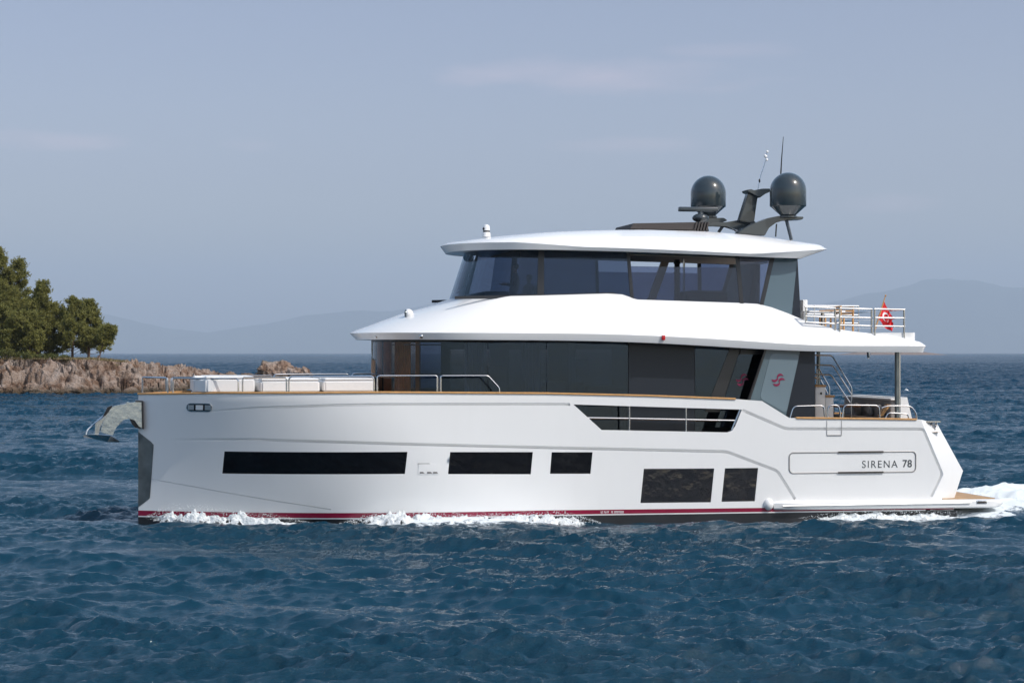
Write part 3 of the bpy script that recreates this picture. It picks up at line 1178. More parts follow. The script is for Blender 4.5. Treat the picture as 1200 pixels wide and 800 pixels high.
# ---- sky lounge on the upper deck
lounge = empty('sky_lounge', (0, 0, 0), 0, yacht)
G0, G1 = 1.0, 1.18            # y of the glass at its foot and head
ZG0, ZG1 = 6.60, 8.10
def SL(px, py):
    c = 1.08
    for _ in range(8):
        q = P(px, py, c)
        c = G0 + (G1 - G0) * (q.z - ZG0) / (ZG1 - ZG0)
    return P(px, py, c)
sl_lo = outline(-1.28, 0.3, 8.4, CY - G0, 2.3)
sl_hi = outline(-0.78, 0.5, 8.4, CY - G1, 2.3)
def sl_pt(i, t, s=1):
    a, b = sl_lo[i], sl_hi[i]
    z0 = interp(a[0], coam_z) - 0.03
    v = Vector((a[0] + (b[0] - a[0]) * t, CY - (a[1] + (b[1] - a[1]) * t), z0 + (ZG1 + 0.03 - z0) * t))
    if s == -1: v.y = 2 * CY - v.y
    return v
for s in (1, -1):
    for a, b in ((0, 12), (12, 22)):
        bm = bmesh.new()
        prev = None
        for i in range(a, b + 1):
            row = [bm.verts.new(sl_pt(i, t, s)) for t in (0, .5, 1)]
            if prev:
                for k in range(2): bm.faces.new((prev[k], row[k], row[k + 1], prev[k + 1]))
            prev = row
        obj('windscreen_pane', bm, M['glass_fore'], lounge)
pxs2 = px_of(sl_pt(22, 0.5))
def lounge_pane(name, quad, m, thick=0.015, both=True, dy=0.0):
    for s in ((1, -1) if both else (1,)):
        bm = bmesh.new()
        pts = [SL(a, b) + Vector((0, dy, 0)) for a, b in quad]
        slab(bm, pts, thick)
        if s == -1:
            for v in bm.verts: v.co.y = 2 * CY - v.co.y
        obj(name, bm, m, lounge, smooth=False)
x_lo, x_hi = px_of(sl_pt(22, 0)), px_of(sl_pt(22, 1))
lounge_pane('lounge_window', [(x_hi, 289), (632.5, 289.5), (631.5, 347), (x_lo, 348.5)], M['glass_fore'])
lounge_pane('window_post', [(631, 288), (637.5, 288), (637.5, 347), (629.5, 347)], M['black'], 0.05, dy=-0.012)
lounge_pane('lounge_window', [(637.5, 289.5), (734, 291), (739.5, 351), (637.5, 347)], M['glass_fore'])
lounge_pane('window_post', [(734, 291), (737.5, 291), (743, 352), (739, 352)], M['black'], 0.05, dy=-0.012)
lounge_pane('lowered_window', [(739.5, 311.5), (863.5, 313.5), (868.5, 356), (742.5, 353)], M['glass_sky'])
lounge_pane('window_post', [(861.5, 296), (866, 296.5), (871.5, 357), (867, 357)], M['black'], 0.05, dy=-0.012)
lounge_pane('lounge_window', [(866, 297), (903, 299), (890, 357), (871, 356)], M['glass_sky'])
lounge_pane('window_post', [(903.5, 298), (908.5, 298), (894.5, 357.5), (890, 357)], M['black'], 0.05, dy=-0.012)
lounge_pane('window_sill', [(533, 346.6), (640, 344.4), (720, 342.2), (722, 345.5), (640, 348.5), (533, 350)], M['black'], 0.03, dy=-0.008)
lounge_pane('wing_screen', [(908.5, 299), (934.5, 300.5), (928.5, 371), (894.5, 357.5)], M['glass_green'], 0.03)
lounge_pane('wing_panel', [(934.5, 301), (938.5, 371), (938, 377), (927.5, 371)], M['darkwall'], 0.5, both=True)
bm = bmesh.new()
bx(bm, SL(700, 343).x - 3.5, SL(925, 330).x, 1.2, 5.3, 5.63, 5.66)
obj('lounge_floor', bm, M['floor'], lounge, smooth=False)
# things built into the lounge
bm = bmesh.new()
bx(bm, -0.55, 0.25, 1.6, 4.9, 5.67, 6.85, .08)
obj('helm_console', bm, M['black'], lounge)
bm = bmesh.new()
pl = [P(779, 296, 4.9), P(788, 296, 4.9), P(768, 352, 4.9), P(759, 352, 4.9)]
slab(bm, pl, 0.12)
obj('raked_column', bm, M['beige'], lounge, smooth=False)
bm = bmesh.new()
a, b = P(801.5, 298, 2.6), P(801.5, 352, 2.6)
tube(bm, [a, b], 0.035)
obj('lounge_pole', bm, M['steel'], lounge)
bm = bmesh.new()
a, b = P(793, 299, 3.2), P(795, 352, 3.2)
bx(bm, a.x - .05, a.x + .10, 3.2, 3.3, b.z, a.z)
for k in range(9):
    z = b.z + (a.z - b.z) * (k + .5) / 9
    bx(bm, a.x - .10, a.x + .10, 3.12, 3.2, z - .03, z + .03)
obj('glass_rack', bm, M['darkfabric'], lounge, smooth=False)
bm = bmesh.new()
q = P(825, 344, 1.8)
bx(bm, q.x - .62, q.x + .70, 1.6, 2.0, 5.67, q.z + .06, .06)
obj('lounge_sofa', bm, M['darkfabric'], lounge)
bm = bmesh.new()
q = P(825, 341, 3.4)
bx(bm, q.x - .5, q.x + .6, 3.2, 4.6, 5.67, q.z + .02, .06)
obj('lounge_sofa', bm, M['darkfabric'], lounge)

# ---- hardtop
xR0 = -1.50
xR1 = 9.95
rl_t = side_tab([(520, 288), (545, 290.8), (640, 292), (720, 293.6), (800, 296.2), (865, 299.2), (935, 302)], .45)
rl_t[0] = (-1.6, rl_t[1][1] + 0.02)
top_z = side_tab([(518, 280), (545, 277.5), (570, 276), (640, 272.2), (700, 270), (760, 268.8), (830, 270.5), (880, 274), (935, 281)], 1.3)
top_z[0] = (-1.6, P(518, 280, 3.25).z)
o0 = outline(-1.40, 1.3, 9.2, 2.79, 2.2, hwa=2.5, ra=.3)
o1 = outline(-1.56, 1.3, 10.05, 2.85, 2.2, hwa=2.55, ra=.35)
o2 = outline(-1.20, 1.4, 9.8, 2.55, 2.2, hwa=2.2, ra=.35)
o3 = outline(-0.4, 1.8, 9.0, 1.95, 2.2, hwa=1.6, ra=.35)
o4 = outline(1.0, 2.6, 8.2, 0.9, 2.2, hwa=.8, ra=.3)
def front_ease(x): return min(1.0, max(0.0, (x + 1.6) / 1.6))
zl = lambda x: smooth_tab(rl_t, x)
ztp = lambda x: interp(x, top_z)
aft = lambda x: max(0.0, min(1.0, (x - 8.0) / 2.0))
r0 = [(x, h, zl(x)) for x, h in o0]
fh = lambda x: interp(x, [(-1.6, .21), (0.2, .21), (2.2, .10), (7.5, .08), (10, .30)])
r1 = [(x, h, zl(x) + fh(x)) for x, h in o1]
r2 = [(x, h, (zl(x) + fh(x)) * .38 + ztp(x) * .62) for x, h in o2]
r3 = [(x, h, ztp(x)) for x, h in o3]
r4 = [(x, h, ztp(x) + .07) for x, h in o4]
ri = [(x, max(0, h - 0.35), z + 0.02) for x, h, z in r0]
hardtop = loft('hardtop', [ri, r0, lerp_ring(r0, r1, .9), r1, lerp_ring(r1, r2, .5, .035), r2, r3, r4], M['gelcoat'], yacht, cap_first=True, cap_last=True, angle=22)
bm = bmesh.new()
bx(bm, 0.3, 8.6, 1.3, 5.2, 8.02, 8.035)
for v in bm.verts: v.co.z = zl(v.co.x) + (v.co.z - 8.035) - 0.002
obj('ceiling_liner', bm, M['beige'], hardtop, smooth=False)
# folded awning on the roof
bm = bmesh.new()
a, b, c_, d = P(731, 269.5, 3.0), P(735, 263.2, 3.0), P(808, 261.8, 3.0), P(806, 271, 3.0)
prism(bm, [(p.x, p.z) for p in (a, b, c_, d)], 2.2, 4.4)
aw = obj('folded_awning', bm, M['brownmesh'], hardtop, smooth=False)
for k in range(5):
    bm = bmesh.new()
    q0, q1 = P(805.5 + 3.4 * k, 271.5, 2.9), P(808 + 3.4 * k, 261.4, 2.9)
    prism(bm, [(q0.x, q0.z), (q0.x + .055, q0.z), (q1.x + .055, q1.z), (q1.x, q1.z)], 2.15, 4.4)
    obj('awning_slat', bm, M['brownmesh'], aw, smooth=False)
# roof camera
def roof_cam(px, c, ztop_px):
    q = P(px, ztop_px, c)
    return q
q = P(570, 262.5, 2.6)
zb_ = P(570, 277.5, 2.6).z
bm = bmesh.new()
lathe(bm, [(0.13, zb_), (0.12, zb_ + .12), (0.105, zb_ + .15)], q.x, q.y, 24)
rc = obj('thermal_camera', bm, M['white'], hardtop)
bm = bmesh.new()
lathe(bm, [(0.106, zb_ + .15), (0.106, zb_ + .20)], q.x, q.y, 24)
obj('camera_band', bm, M['black'], rc)
bm = bmesh.new()
lathe(bm, [(0.104, zb_ + .20), (0.104, q.z - .10), (0.09, q.z - .045), (0.05, q.z - .01), (0, q.z)], q.x, q.y, 24)
obj('camera_head', bm, M['white'], rc)
bm = bmesh.new()
bmesh.ops.create_uvsphere(bm, u_segments=12, v_segments=8, radius=.045, matrix=Matrix.Translation((q.x - .085, q.y - .04, q.z - .14)))
obj('camera_lens', bm, M['black'], rc)

# ---- mast, domes, radar
def dome(px, top, side_bot, cone_bot, rpx, c):
    q = P(px, top, c)
    yd = CAM_D + q.x * ST + q.y * CT
    r = rpx * yd / FPX
    z1, zs_, zc = q.z, P(px, side_bot, c).z, P(px, cone_bot, c).z
    bm = bmesh.new()
    prof = [(0, z1)]
    hh = min(r * 1.02, z1 - zs_)
    for k in range(1, 13):
        a = math.pi / 2 * k / 12
        prof.append((r * math.sin(a), z1 - hh + hh * math.cos(a)))
    prof.append((r * 1.005, zs_))
    prof.append((r * 0.985, zs_ - .03))
    lathe(bm, prof, q.x, q.y, 48)
    d = obj('satellite_dome', bm, M['dome'], yacht, angle=50)
    bm = bmesh.new()
    lathe(bm, [(r * .97, zs_ - .025), (r * .45, zc), (r * .42, zc - .04), (0, zc - .04)], q.x, q.y, 48)
    obj('dome_base', bm, M['dome'], d, angle=40)
    bm = bmesh.new()
    lathe(bm, [(r * .5, zc - .09), (r * .5, zc - .04), (r * .3, zc - .02)], q.x, q.y, 24)
    obj('dome_mount', bm, M['anthracite'], d, angle=40)
    return q
dome(830, 205.5, 241, 251.5, 20.6, 4.6)
d2 = dome(923.4, 201.8, 240.5, 251.5, 21.3, 2.2)
mast = empty('mast', (0, 0, 0), 0, yacht)
def mast_prism(name, pts, c, th, m='anthracite', bev=0.02):
    bm = bmesh.new()
    prism(bm, [(P(a, b, c).x, P(a, b, c).z) for a, b in pts], c - th / 2, c + th / 2)
    bmesh.ops.bevel(bm, geom=bm.edges[:], offset=bev, segments=2, affect='EDGES')
    return obj(name, bm, M[m], mast)
mast_prism('mast_upright', [(865, 258.5), (875.5, 225), (888, 224), (886, 232), (882, 262)], 3.25, .30)
mast_prism('mast_head', [(872.6, 222.8), (878, 222.2), (880, 224.3), (890, 221.6), (904, 221.6), (903.5, 224), (893, 227), (886.5, 232.5), (882, 228.5), (873, 225.2)], 3.25, .65)
mast_prism('mast_arm', [(823, 262.2), (850, 260.2), (866, 257.5), (884, 259.5), (882, 269), (866, 273.5), (862, 268.5), (850, 264.6), (824, 265)], 3.6, .35)
mast_prism('dome_arm', [(862, 273.8), (870, 267), (882, 261.5), (897, 255.8), (910, 253.2), (939, 254.2), (938, 257.4), (917, 257.4), (906, 260.6), (898, 266.5), (893.5, 276.4)], 2.4, .50)
mast_prism('dome_platform', [(816, 255.5), (846, 255.5), (850, 258.5), (840, 262.5), (823, 262)], 4.5, .5)
for pts_, r_ in (([P(850, 262, 4.0), P(846, 266, 4.0), P(842, 272, 4.0)], .05), ([P(827, 263, 4.4), P(829, 271, 4.4)], .06), ([P(921.5, 257, 2.2), P(927.5, 281, 2.0)], .055), ([P(910, 262, 3.2), P(909, 277, 3.2)], .025)):
    bm = bmesh.new()
    tube(bm, pts_, r_)
    obj('mast_strut', bm, M['anthracite'], mast)
bm = bmesh.new()
q = P(821, 255, 3.2)
bmesh.ops.create_uvsphere(bm, u_segments=24, v_segments=14, radius=1, matrix=Matrix.Translation(q) @ Matrix.Diagonal((.27, .24, .14, 1)))
lathe(bm, [(.09, q.z + .1), (.08, P(818, 247, 3.2).z)], q.x, q.y, 16)
rp = obj('radar_pedestal', bm, M['anthracite'], mast)
bm = bmesh.new()
a, b = P(795.2, 242, 3.2), P(841, 248, 3.2)
bx(bm, a.x, b.x, 3.1, 3.3, b.z, a.z, .03)
obj('radar_scanner', bm, M['anthracite'], mast)
bm = bmesh.new()
tube(bm, [P(914.5, 221, 3.3), P(915, 203, 3.3), P(916, 185, 3.3), P(918, 160, 3.3)], [.026, .024, .018, .009], 6)
obj('whip_antenna', bm, M['black'], mast)
bm = bmesh.new()
pp = [P(888, 222.5, 3.2), P(889.5, 214, 3.2), P(891.5, 205, 3.2), P(895, 195, 3.2), P(897.3, 187, 3.2), P(898.6, 177, 3.2)]
tube(bm, pp, .014, 6)
an = obj('weather_antenna', bm, M['steel'], mast)
bm = bmesh.new()
for i, (a, b, r_) in enumerate(((897.2, 183, .055), (899, 177.5, .045), (898.4, 187, .045), (896.2, 181.5, .03))):
    bmesh.ops.create_uvsphere(bm, u_segments=10, v_segments=8, radius=r_, matrix=Matrix.Translation(P(a, b, 3.2)))
obj('weather_sensor', bm, M['white'], an)
bm = bmesh.new()
bmesh.ops.create_uvsphere(bm, u_segments=10, v_segments=8, radius=.05, matrix=Matrix.Translation(P(890, 211.5, 3.2)) @ Matrix.Diagonal((.6, .6, 1.3, 1)))
obj('antenna_joint', bm, M['black'], an)

# searchlight on the slope before the lounge
q = P(478.5, 367, 2.0)
bm = bmesh.new()
lathe(bm, [(.10, q.z - .34), (.09, q.z - .12), (.04, q.z - .1)], q.x + .02, q.y, 20)
sl_ = obj('searchlight', bm, M['white'], yacht)
bm = bmesh.new()
bmesh.ops.create_uvsphere(bm, u_segments=20, v_segments=14, radius=.15, matrix=Matrix.Translation(q) @ Matrix.Diagonal((1, 1, .95, 1)))
for v in bm.verts:
    if v.co.x < q.x - .07: v.co.x = q.x - .07
obj('lamp_housing', bm, M['white'], sl_)
bm = bmesh.new()
lathe(bm, [(0, 0), (.115, .0), (.12, .02), (.1, .03)], 0, 0, 20)
for v in bm.verts:
    v.co = Vector((q.x - .072 - (v.co.z), q.y + v.co.x, q.z + v.co.y))
obj('lamp_lens', bm, M['plate'], sl_)

# ---- handrails
def rail_u(pts, r=0.022, corner=0.16, parent=yacht, name='handrail', mid=None):
    bm = bmesh.new()
    tube(bm, rounded(pts, corner, 5), r, 8)
    if mid:
        for m_ in mid: tube(bm, m_, r * .9, 8)
    return obj(name, bm, M['steel'], parent)
def deck_rail(px0, px1, pyt, slope_end=False, star=False):
    """an inverted U standing on the cap rail"""
    def base(px):
        q = H(px, 459.5)
        h = max(0.0, hb(q.x, zs(q.x)) - 0.07)
        return q.x, h, zs(q.x) + 0.03
    x0, h0, z0 = base(px0)
    x1, h1, z1 = base(px1)
    zt = P(0.5 * (px0 + px1), pyt, CY - .5 * (h0 + h1)).z
    n = 10
    top = []
    xt1 = x1 - (0.32 if slope_end else 0)
    for k in range(n + 1):
        x = x0 + (xt1 - x0) * k / n
        h = max(0.0, hb(x, zs(x)) - 0.07)
        top.append((x, h, zt))
    ln = [(x0, h0, z0)] + top + [(x1, h1, z1 + (0.25 if slope_end else 0))] + ([(x1 + .02, h1, z1)] if slope_end else [])
    for s in ((1, -1) if star else (1,)):
        pts = [Vector((x, CY - s * h, z)) for x, h, z in ln]
        if slope_end:
            pts[-2] = pts[-2] * .5 + pts[-1] * .5
        bm = bmesh.new()
        tube(bm, rounded(pts, 0.13, 5), .024, 8)
        obj('handrail', bm, M['steel'], yacht)
deck_rail(203, 279.5, 443, star=True)
deck_rail(284.5, 336, 442, star=True)
deck_rail(339, 438.5, 440.5, star=True)
deck_rail(442.5, 513, 439.7, star=True)
deck_rail(517, 585, 439.7, slope_end=True, star=True)
# pulpit round the stem
ptz = P(180, 442.5, 2.6).z
def pul(x): return max(0.02, hb(x, zs(x)) - 0.05)
for s in (1, -1):
    xe = H(196, 460).x
    ln = []
    for k in range(9):
        x = XS + .12 + (xe - XS - .12) * k / 8
        ln.append(Vector((x, CY - s * pul(x), ptz + 0.02 - .02 * k / 8)))
    ln.append(Vector((xe + .02, CY - s * pul(xe), zs(xe) + .03)))
    ln = [Vector((XS + .12, CY - s * pul(XS + .12), zs(XS) + .03))] + ln
    bm = bmesh.new()
    tube(bm, rounded(ln, .12, 5), .024, 8)
    obj('pulpit_rail', bm, M['steel'], yacht)
# aft rails on the quarter
def aft_rail(pts, c=0.08):
    bm = bmesh.new()
    tube(bm, rounded([P(a, b, c) for a, b in pts], .13, 5), .024, 8)
    obj('handrail', bm, M['steel'], yacht)
aft_rail([(925.5, 490), (930, 475.5), (965.5, 474.5), (966.5, 490)])
aft_rail([(969.5, 490), (970.5, 474.5), (983, 474), (985, 490)])
aft_rail([(987, 490), (989, 474), (1030, 474.5), (1031, 490)])
aft_rail([(1037, 490), (1041, 483), (1064, 484.5), (1065, 491)])
aft_rail([(1033, 477.5), (1040, 475), (1067, 475), (1073.5, 483), (1074.5, 491)])
for (a, c) in ((929, 6.4), (989, 6.4)):
    bm = bmesh.new()
    x0, x1 = P(a, 480, .08).x, P(a + 55, 480, .08).x
    z = zs(x0)
    tube(bm, rounded([(x0, c, z), (x0, c, z + .42), (x1, c, z + .42), (x1, c, z)], .12, 5), .024, 8)
    obj('handrail', bm, M['steel'], yacht)
# mooring fittings on the quarter
bm = bmesh.new()
for a, b in ((1085, 496.5), (1091, 496.9), (1097, 497.3)):
    q = P(a, b, .25)
    for dz in (0, .09):
        lathe(bm, [(.055, q.z - .08 + dz), (.035, q.z - .03 + dz), (.055, q.z + dz)], q.x, q.y, 12)
q0, q1 = P(1081, 492.6, .22), P(1101, 493.4, .22)
bx(bm, q0.x, q1.x, .12, .32, q1.z - .02, q1.z + .02)
obj('mooring_roller', bm, M['steel'], yacht)

# ---- aft cockpit
for a, c, r_ in ((1051, 0.5, .065), (959, 5.6, .065)):
    bm = bmesh.new()
    q = P(a, 440, c)
    tube(bm, [(q.x, c, 2.58), (q.x, c, 5.1)], r_, 16)
    obj('deck_column', bm, M['plate'], yacht)
    if c < 1:
        bm = bmesh.new()
        tube(bm, [(q.x + .09, c + .02, 2.58), (q.x + .09, c + .02, 5.1)], .04, 12)
        obj('deck_column', bm, M['steel'], yacht)
stairs = empty('flybridge_stairs', (0, 0, 0), 0, yacht)
c_st = 3.0
def st_box(name, px0, px1, pyt, c0, c1, m, th=None):
    a, b = P(px0, pyt, c0), P(px1, pyt, c0)
    bm = bmesh.new()
    bx(bm, a.x, b.x, c0, c1, (2.585 if th is None else a.z), (a.z if th is None else a.z + th), .012)
    return obj(name, bm, m, stairs)
st_box('stair_cabinet', 955.5, 967.3, 452.8, 2.2, 3.2, M['white'])
st_box('stair_cabinet', 967.6, 976.8, 465, 2.2, 3.2, M['white'])
st_box('stair_tread', 955, 968.5, 452.7, 2.16, 3.24, M['teak'], .06)
st_box('stair_tread', 967.8, 978.5, 464.9, 2.16, 3.24, M['teak'], .06)
for k in range(5):
    st_box('stair_tread', 944 - 9 * k, 957 - 9 * k, 443 - 7.5 * k, 2.2, 3.2, M['teak'], .05)
def st_rail(pts, c, r_=.022):
    bm = bmesh.new()
    tube(bm, rounded([P(a, b, c) for a, b in pts], .10, 5), r_, 8)
    obj('stair_rail', bm, M['steel'], stairs)
st_rail([(950, 415.5), (975, 416), (998, 453.5), (998, 490)], 2.15)
st_rail([(950, 427), (976, 427.5), (998, 462)], 2.15)
st_rail([(950, 438), (974, 438.5), (996, 471)], 2.15)
st_rail([(957, 450), (957, 432), (960, 432), (972, 453), (972, 463)], 3.15)
st_rail([(957, 443), (961, 443), (970, 461)], 3.15)
bm = bmesh.new()
bmesh.ops.create_uvsphere(bm, u_segments=10, v_segments=8, radius=.035, matrix=Matrix.Translation(P(962.3, 460.3, 2.19)))
obj('cabinet_knob', bm, M['black'], stairs)

YM = Matrix.Rotation(TH, 4, 'Z')
def on_yacht(name, p, label, cat, group=None, rz=0.0):
    """a thing of its own standing on the yacht at p (yacht frame)"""
    e = empty(name, to_world(p), TH + rz)
    return tag(e, label, cat, group)
def local_box(bm, base, x0, x1, y0, y1, z0, z1, bev=.03, seg=3):
    bx(bm, x0 - base[0], x1 - base[0], y0 - base[1], y1 - base[1], z0 - base[2], z1 - base[2], bev, seg)

# aft cockpit sofa and its table
zc = 2.58
xa_, xb_ = P(1000, 480, 3.2).x, P(1037, 480, 2.2).x
base = Vector(((xa_ + xb_) / 2, 3.25, zc))
sofa = on_yacht('cockpit_sofa', base, 'grey cushioned sofa across the stern end of the aft cockpit', 'sofa')
bm = bmesh.new(); local_box(bm, base, xb_ - .75, xb_, 1.2, 5.3, zc, zc + .42, .04)
obj('seat', bm, M['browncushion'], sofa)
bm = bmesh.new(); local_box(bm, base, xb_ - .22, xb_ + .05, 1.2, 5.3, zc + .3, P(1020, 467, 2.2).z, .05)
obj('backrest', bm, M['greycushion'], sofa)
bm = bmesh.new(); local_box(bm, base, xb_ - .24, xb_ + .12, 1.1, 5.4, P(1020, 467, 2.2).z - .02, P(1020, 465.4, 2.2).z, .015)
obj('back_rail', bm, M['white'], sofa)
bm = bmesh.new()
prism(bm, [(xb_ + .06 - base.x, zc - base.z), (xb_ + .55 - base.x, zc - base.z), (xb_ + .30 - base.x, P(1030, 465, 1.2).z - base.z), (xb_ + .06 - base.x, P(1030, 465, 1.2).z - base.z)], 1.1 - base.y, 5.4 - base.y)
obj('sofa_back_panel', bm, M['white'], sofa, smooth=False)
bm = bmesh.new()
a, b = P(1032, 487, .9), P(1041, 473.5, .9)
prism(bm, [(a.x - base.x - .05, a.z - base.z), (a.x - base.x + .05, a.z - base.z), (b.x - base.x + .07, b.z - base.z), (b.x - base.x - .06, b.z - base.z)], .85 - base.y, 1.05 - base.y)
obj('armrest', bm, M['teak'], sofa, smooth=False)
bm = bmesh.new()
for k in range(3):
    q = P(1010 + 8 * k, 480, 2.0)
    bmesh.ops.create_uvsphere(bm, u_segments=14, v_segments=10, radius=1, matrix=Matrix.Translation((xb_ - .34 - base.x, 1.7 + 1.0 * k - base.y, zc + .60 - base.z)) @ Matrix.Rotation(-.3, 4, 'Y') @ Matrix.Diagonal((.10, .26, .22, 1)))
obj('throw_pillow', bm, M['greycushion'], sofa)
xt0, xt1 = P(975, 470, 3).x, P(1005, 470, 3).x
base = Vector(((xt0 + xt1) / 2, 3.6, zc))
tbl = on_yacht('cockpit_table', base, 'brown wooden table in the aft cockpit before the sofa', 'table')
bm = bmesh.new(); local_box(bm, base, xt0, xt1, 2.7, 4.5, zc + .70, zc + .76, .015)
obj('tabletop', bm, M['wood'], tbl)
for yy in (3.1, 4.1):
    bm = bmesh.new(); tube(bm, [(0, yy - base.y, 0), (0, yy - base.y, .70)], .05, 12)
    obj('leg', bm, M['steel'], tbl)
# transparent stern windbreak
bm = bmesh.new()

# ---- foredeck seating
def fd(x): return zs(x) - 0.10
xA_, xB_ = P(259, 455, 1.6).x, P(283, 455, 1.6).x
def padded(name, label, x0, x1, h0, h1, ztop, cham, group, colour='cushion', back=None):
    z0 = fd((x0 + x1) / 2)
    base = Vector(((x0 + x1) / 2, CY, z0))
    e = on_yacht(name, base, label, 'bench', group)
    bm = bmesh.new()
    pts = [(x0, h0), (x0 + cham, h1), (x1, h1), (x1, -h1), (x0 + cham, -h1), (x0, -h0)]
    def pr(pts, za, zb_, name, m, bev):
        bm = bmesh.new()
        a = [bm.verts.new((x - base.x, -h, za - z0)) for x, h in pts]
        b = [bm.verts.new((x - base.x, -h, zb_ - z0)) for x, h in pts]
        bm.faces.new(a); bm.faces.new(b)
        n = len(pts)
        for i in range(n): bm.faces.new((a[i], a[(i + 1) % n], b[(i + 1) % n], b[i]))
        bmesh.ops.recalc_face_normals(bm, faces=bm.faces)
        bmesh.ops.bevel(bm, geom=bm.edges[:], offset=bev, segments=3, affect='EDGES')
        return obj(name, bm, m, e)
    pr([(x + (.02 if i in (0, 1, 4, 5) else -.02), h * .98) for i, (x, h) in enumerate(pts)], z0 + 0.005, z0 + .09, 'plinth', M['white'], .01)
    pr(pts, z0 + .10, ztop - .07, 'seat', M[colour], .045)
    for k in range(3):
        ya, yb = -h1 + 2 * h1 * k / 3 + .008, -h1 + 2 * h1 * (k + 1) / 3 - .008
        pr([(x0 + (cham if k != 1 else .03) * .9, ya), (x0 + (cham if k != 1 else .03) * .9, yb), (x1 - .01, yb), (x1 - .01, ya)], ztop - .068, ztop, 'cushion', M[colour], .03)
    return e
zt = P(255, 440.3, 2).z
xf = P(225, 455, 3.25).x
padded('padded_bench', 'white padded seat nearest the bow rail on the foredeck', xf, xf + 1.75, 1.5, 1.9, zt, .35, 'white padded seats on the foredeck')
xf2 = P(287, 455, 3.25).x
padded('padded_bench', 'long low white padded seat in the middle of the foredeck', xf2 + .25, xf2 + 2.05, 1.8, 2.1, P(300, 442.6, 2).z, .1, 'white padded seats on the foredeck')
xf3 = xf2 + 2.15
padded('sunpad', 'wide white sunpad on the foredeck just before the dark windscreen', xf3, xf3 + 1.55, 1.9, 1.95, P(390, 442.2, 2).z, .06, 'white padded seats on the foredeck')
# two grey chairs before the windscreen
# ---- flybridge deck aft: rails, chairs, table, locker
def fly_rail(posts, x0, x1, tops, c):
    bm = bmesh.new()
    for t in tops:
        tube(bm, [P(x0, t[0], c), P(x1, t[1], c)], .026, 8)
    for a, b0, b1 in posts:
        tube(bm, [P(a, b0, c), P(a, b1, c)], .030, 8)
    return obj('flybridge_rail', bm, M['steel'], yacht)
fly_rail([(944, 359.5, 377), (978.5, 361, 387)], 943, 979, [(359, 360.5), (370, 371.5), (377, 379)], .45)
fly_rail([(984, 361, 388), (1021.5, 361.8, 392)], 984, 1022, [(360.5, 361.8), (371.2, 372), (380.5, 381.5)], .40)
fly_rail([(1025, 361.5, 393), (1059.5, 363, 396)], 1024.5, 1060.5, [(361.5, 362.3), (371.8, 372.2), (381.5, 382)], .30)
fly_rail([(954, 357.5, 380), (1006, 358, 391)], 944, 1006.5, [(357.8, 358.2), (367.5, 368.8), (377, 378.5)], 6.1)
bm = bmesh.new()
xr2 = P(1060, 380, .3).x
for z in (P(1060, 362.5, .3).z, P(1060, 372.2, .3).z, P(1060, 382, .3).z):
    tube(bm, [(xr2, .3, z), (xr2 - .05, 6.15, z)], .024, 8)
obj('flybridge_rail', bm, M['steel'], yacht)
bm = bmesh.new()
a, b = P(938.5, 351, 3.0), P(944, 380, 3.0)
bx(bm, a.x, b.x, 2.8, 3.4, 5.62, a.z, .02)
lk = obj('flybridge_locker', bm, M['white'], yacht)
def teak_chair(p, rz, label):
    e = on_yacht('teak_chair', p, label, 'chair', 'teak chairs on the flybridge deck', rz)
    for dx in (-.25, .25):
        for dy in (-.25, .25):
            bm = bmesh.new(); bx(bm, dx - .025, dx + .025, dy - .025, dy + .025, 0, .44 if dx < 0 else .80, .006)
            obj('leg', bm, M['teak'], e)
    bm = bmesh.new(); bx(bm, -.28, .28, -.28, .28, .44, .50, .015)
    obj('seat', bm, M['cushion'], e)
    bm = bmesh.new()
    for k in range(3): bx(bm, .235, .265, -.25, .25, .56 + .09 * k, .62 + .09 * k, .006)
    obj('backrest', bm, M['teak'], e)
    bm = bmesh.new()
    for dy in (-.27, .27): bx(bm, -.26, .27, dy - .025, dy + .025, .64, .67, .006)
    obj('armrest', bm, M['teak'], e)
    return e
q = P(973, 384, 1.6)
c1 = teak_chair(Vector((q.x, 1.6, 5.66)), 0.0, 'teak armchair on the flybridge deck close to the rail')
q = P(983, 384, 3.0)
teak_chair(Vector((q.x + .1, 3.0, 5.66)), .6, 'teak armchair on the flybridge deck behind the other one')
q = P(955, 378, 2.4)
base = Vector((q.x + .25, 2.4, 5.66))
ft = on_yacht('flybridge_table', base, 'white topped table between the teak armchairs on the flybridge deck', 'table')
bm = bmesh.new(); bx(bm, -.6, .6, -.45, .45, .60, .66, .02)
obj('tabletop', bm, M['white'], ft)
bm = bmesh.new(); tube(bm, [(0, 0, 0), (0, 0, .60)], .06, 12)
obj('leg', bm, M['steel'], ft)

# ---- anchor gear at the stem
cA = CY
bm = bmesh.new()
arm = [(166, 470), (166.3, 500.5), (162.5, 498.5), (157.5, 491.5), (152, 489.8), (145, 491), (139.5, 495), (135.5, 501), (132, 509.5), (118, 505.5), (119.5, 497.5), (124, 488), (129, 479), (133.5, 475), (148, 472.3), (149, 470.2), (152.5, 471.2), (158, 470.6)]
prism(bm, [(P(a, b, cA).x, P(a, b, cA).z) for a, b in arm], cA - .20, cA + .20)
bmesh.ops.triangulate(bm, faces=[f for f in bm.faces if len(f.verts) > 4])
br = obj('bow_roller', bm, M['steel_worn'], yacht, smooth=False)
bm = bmesh.new()
prism(bm, [(P(a, b, cA).x, P(a, b, cA).z) for a, b in [(158.5, 468.6), (167.5, 468.8), (168.5, 501.8), (166.2, 501.5), (165.6, 470.3), (158.5, 470)]], cA - .32, cA + .32)
obj('roller_frame', bm, M['black'], br, smooth=False)
bm = bmesh.new()
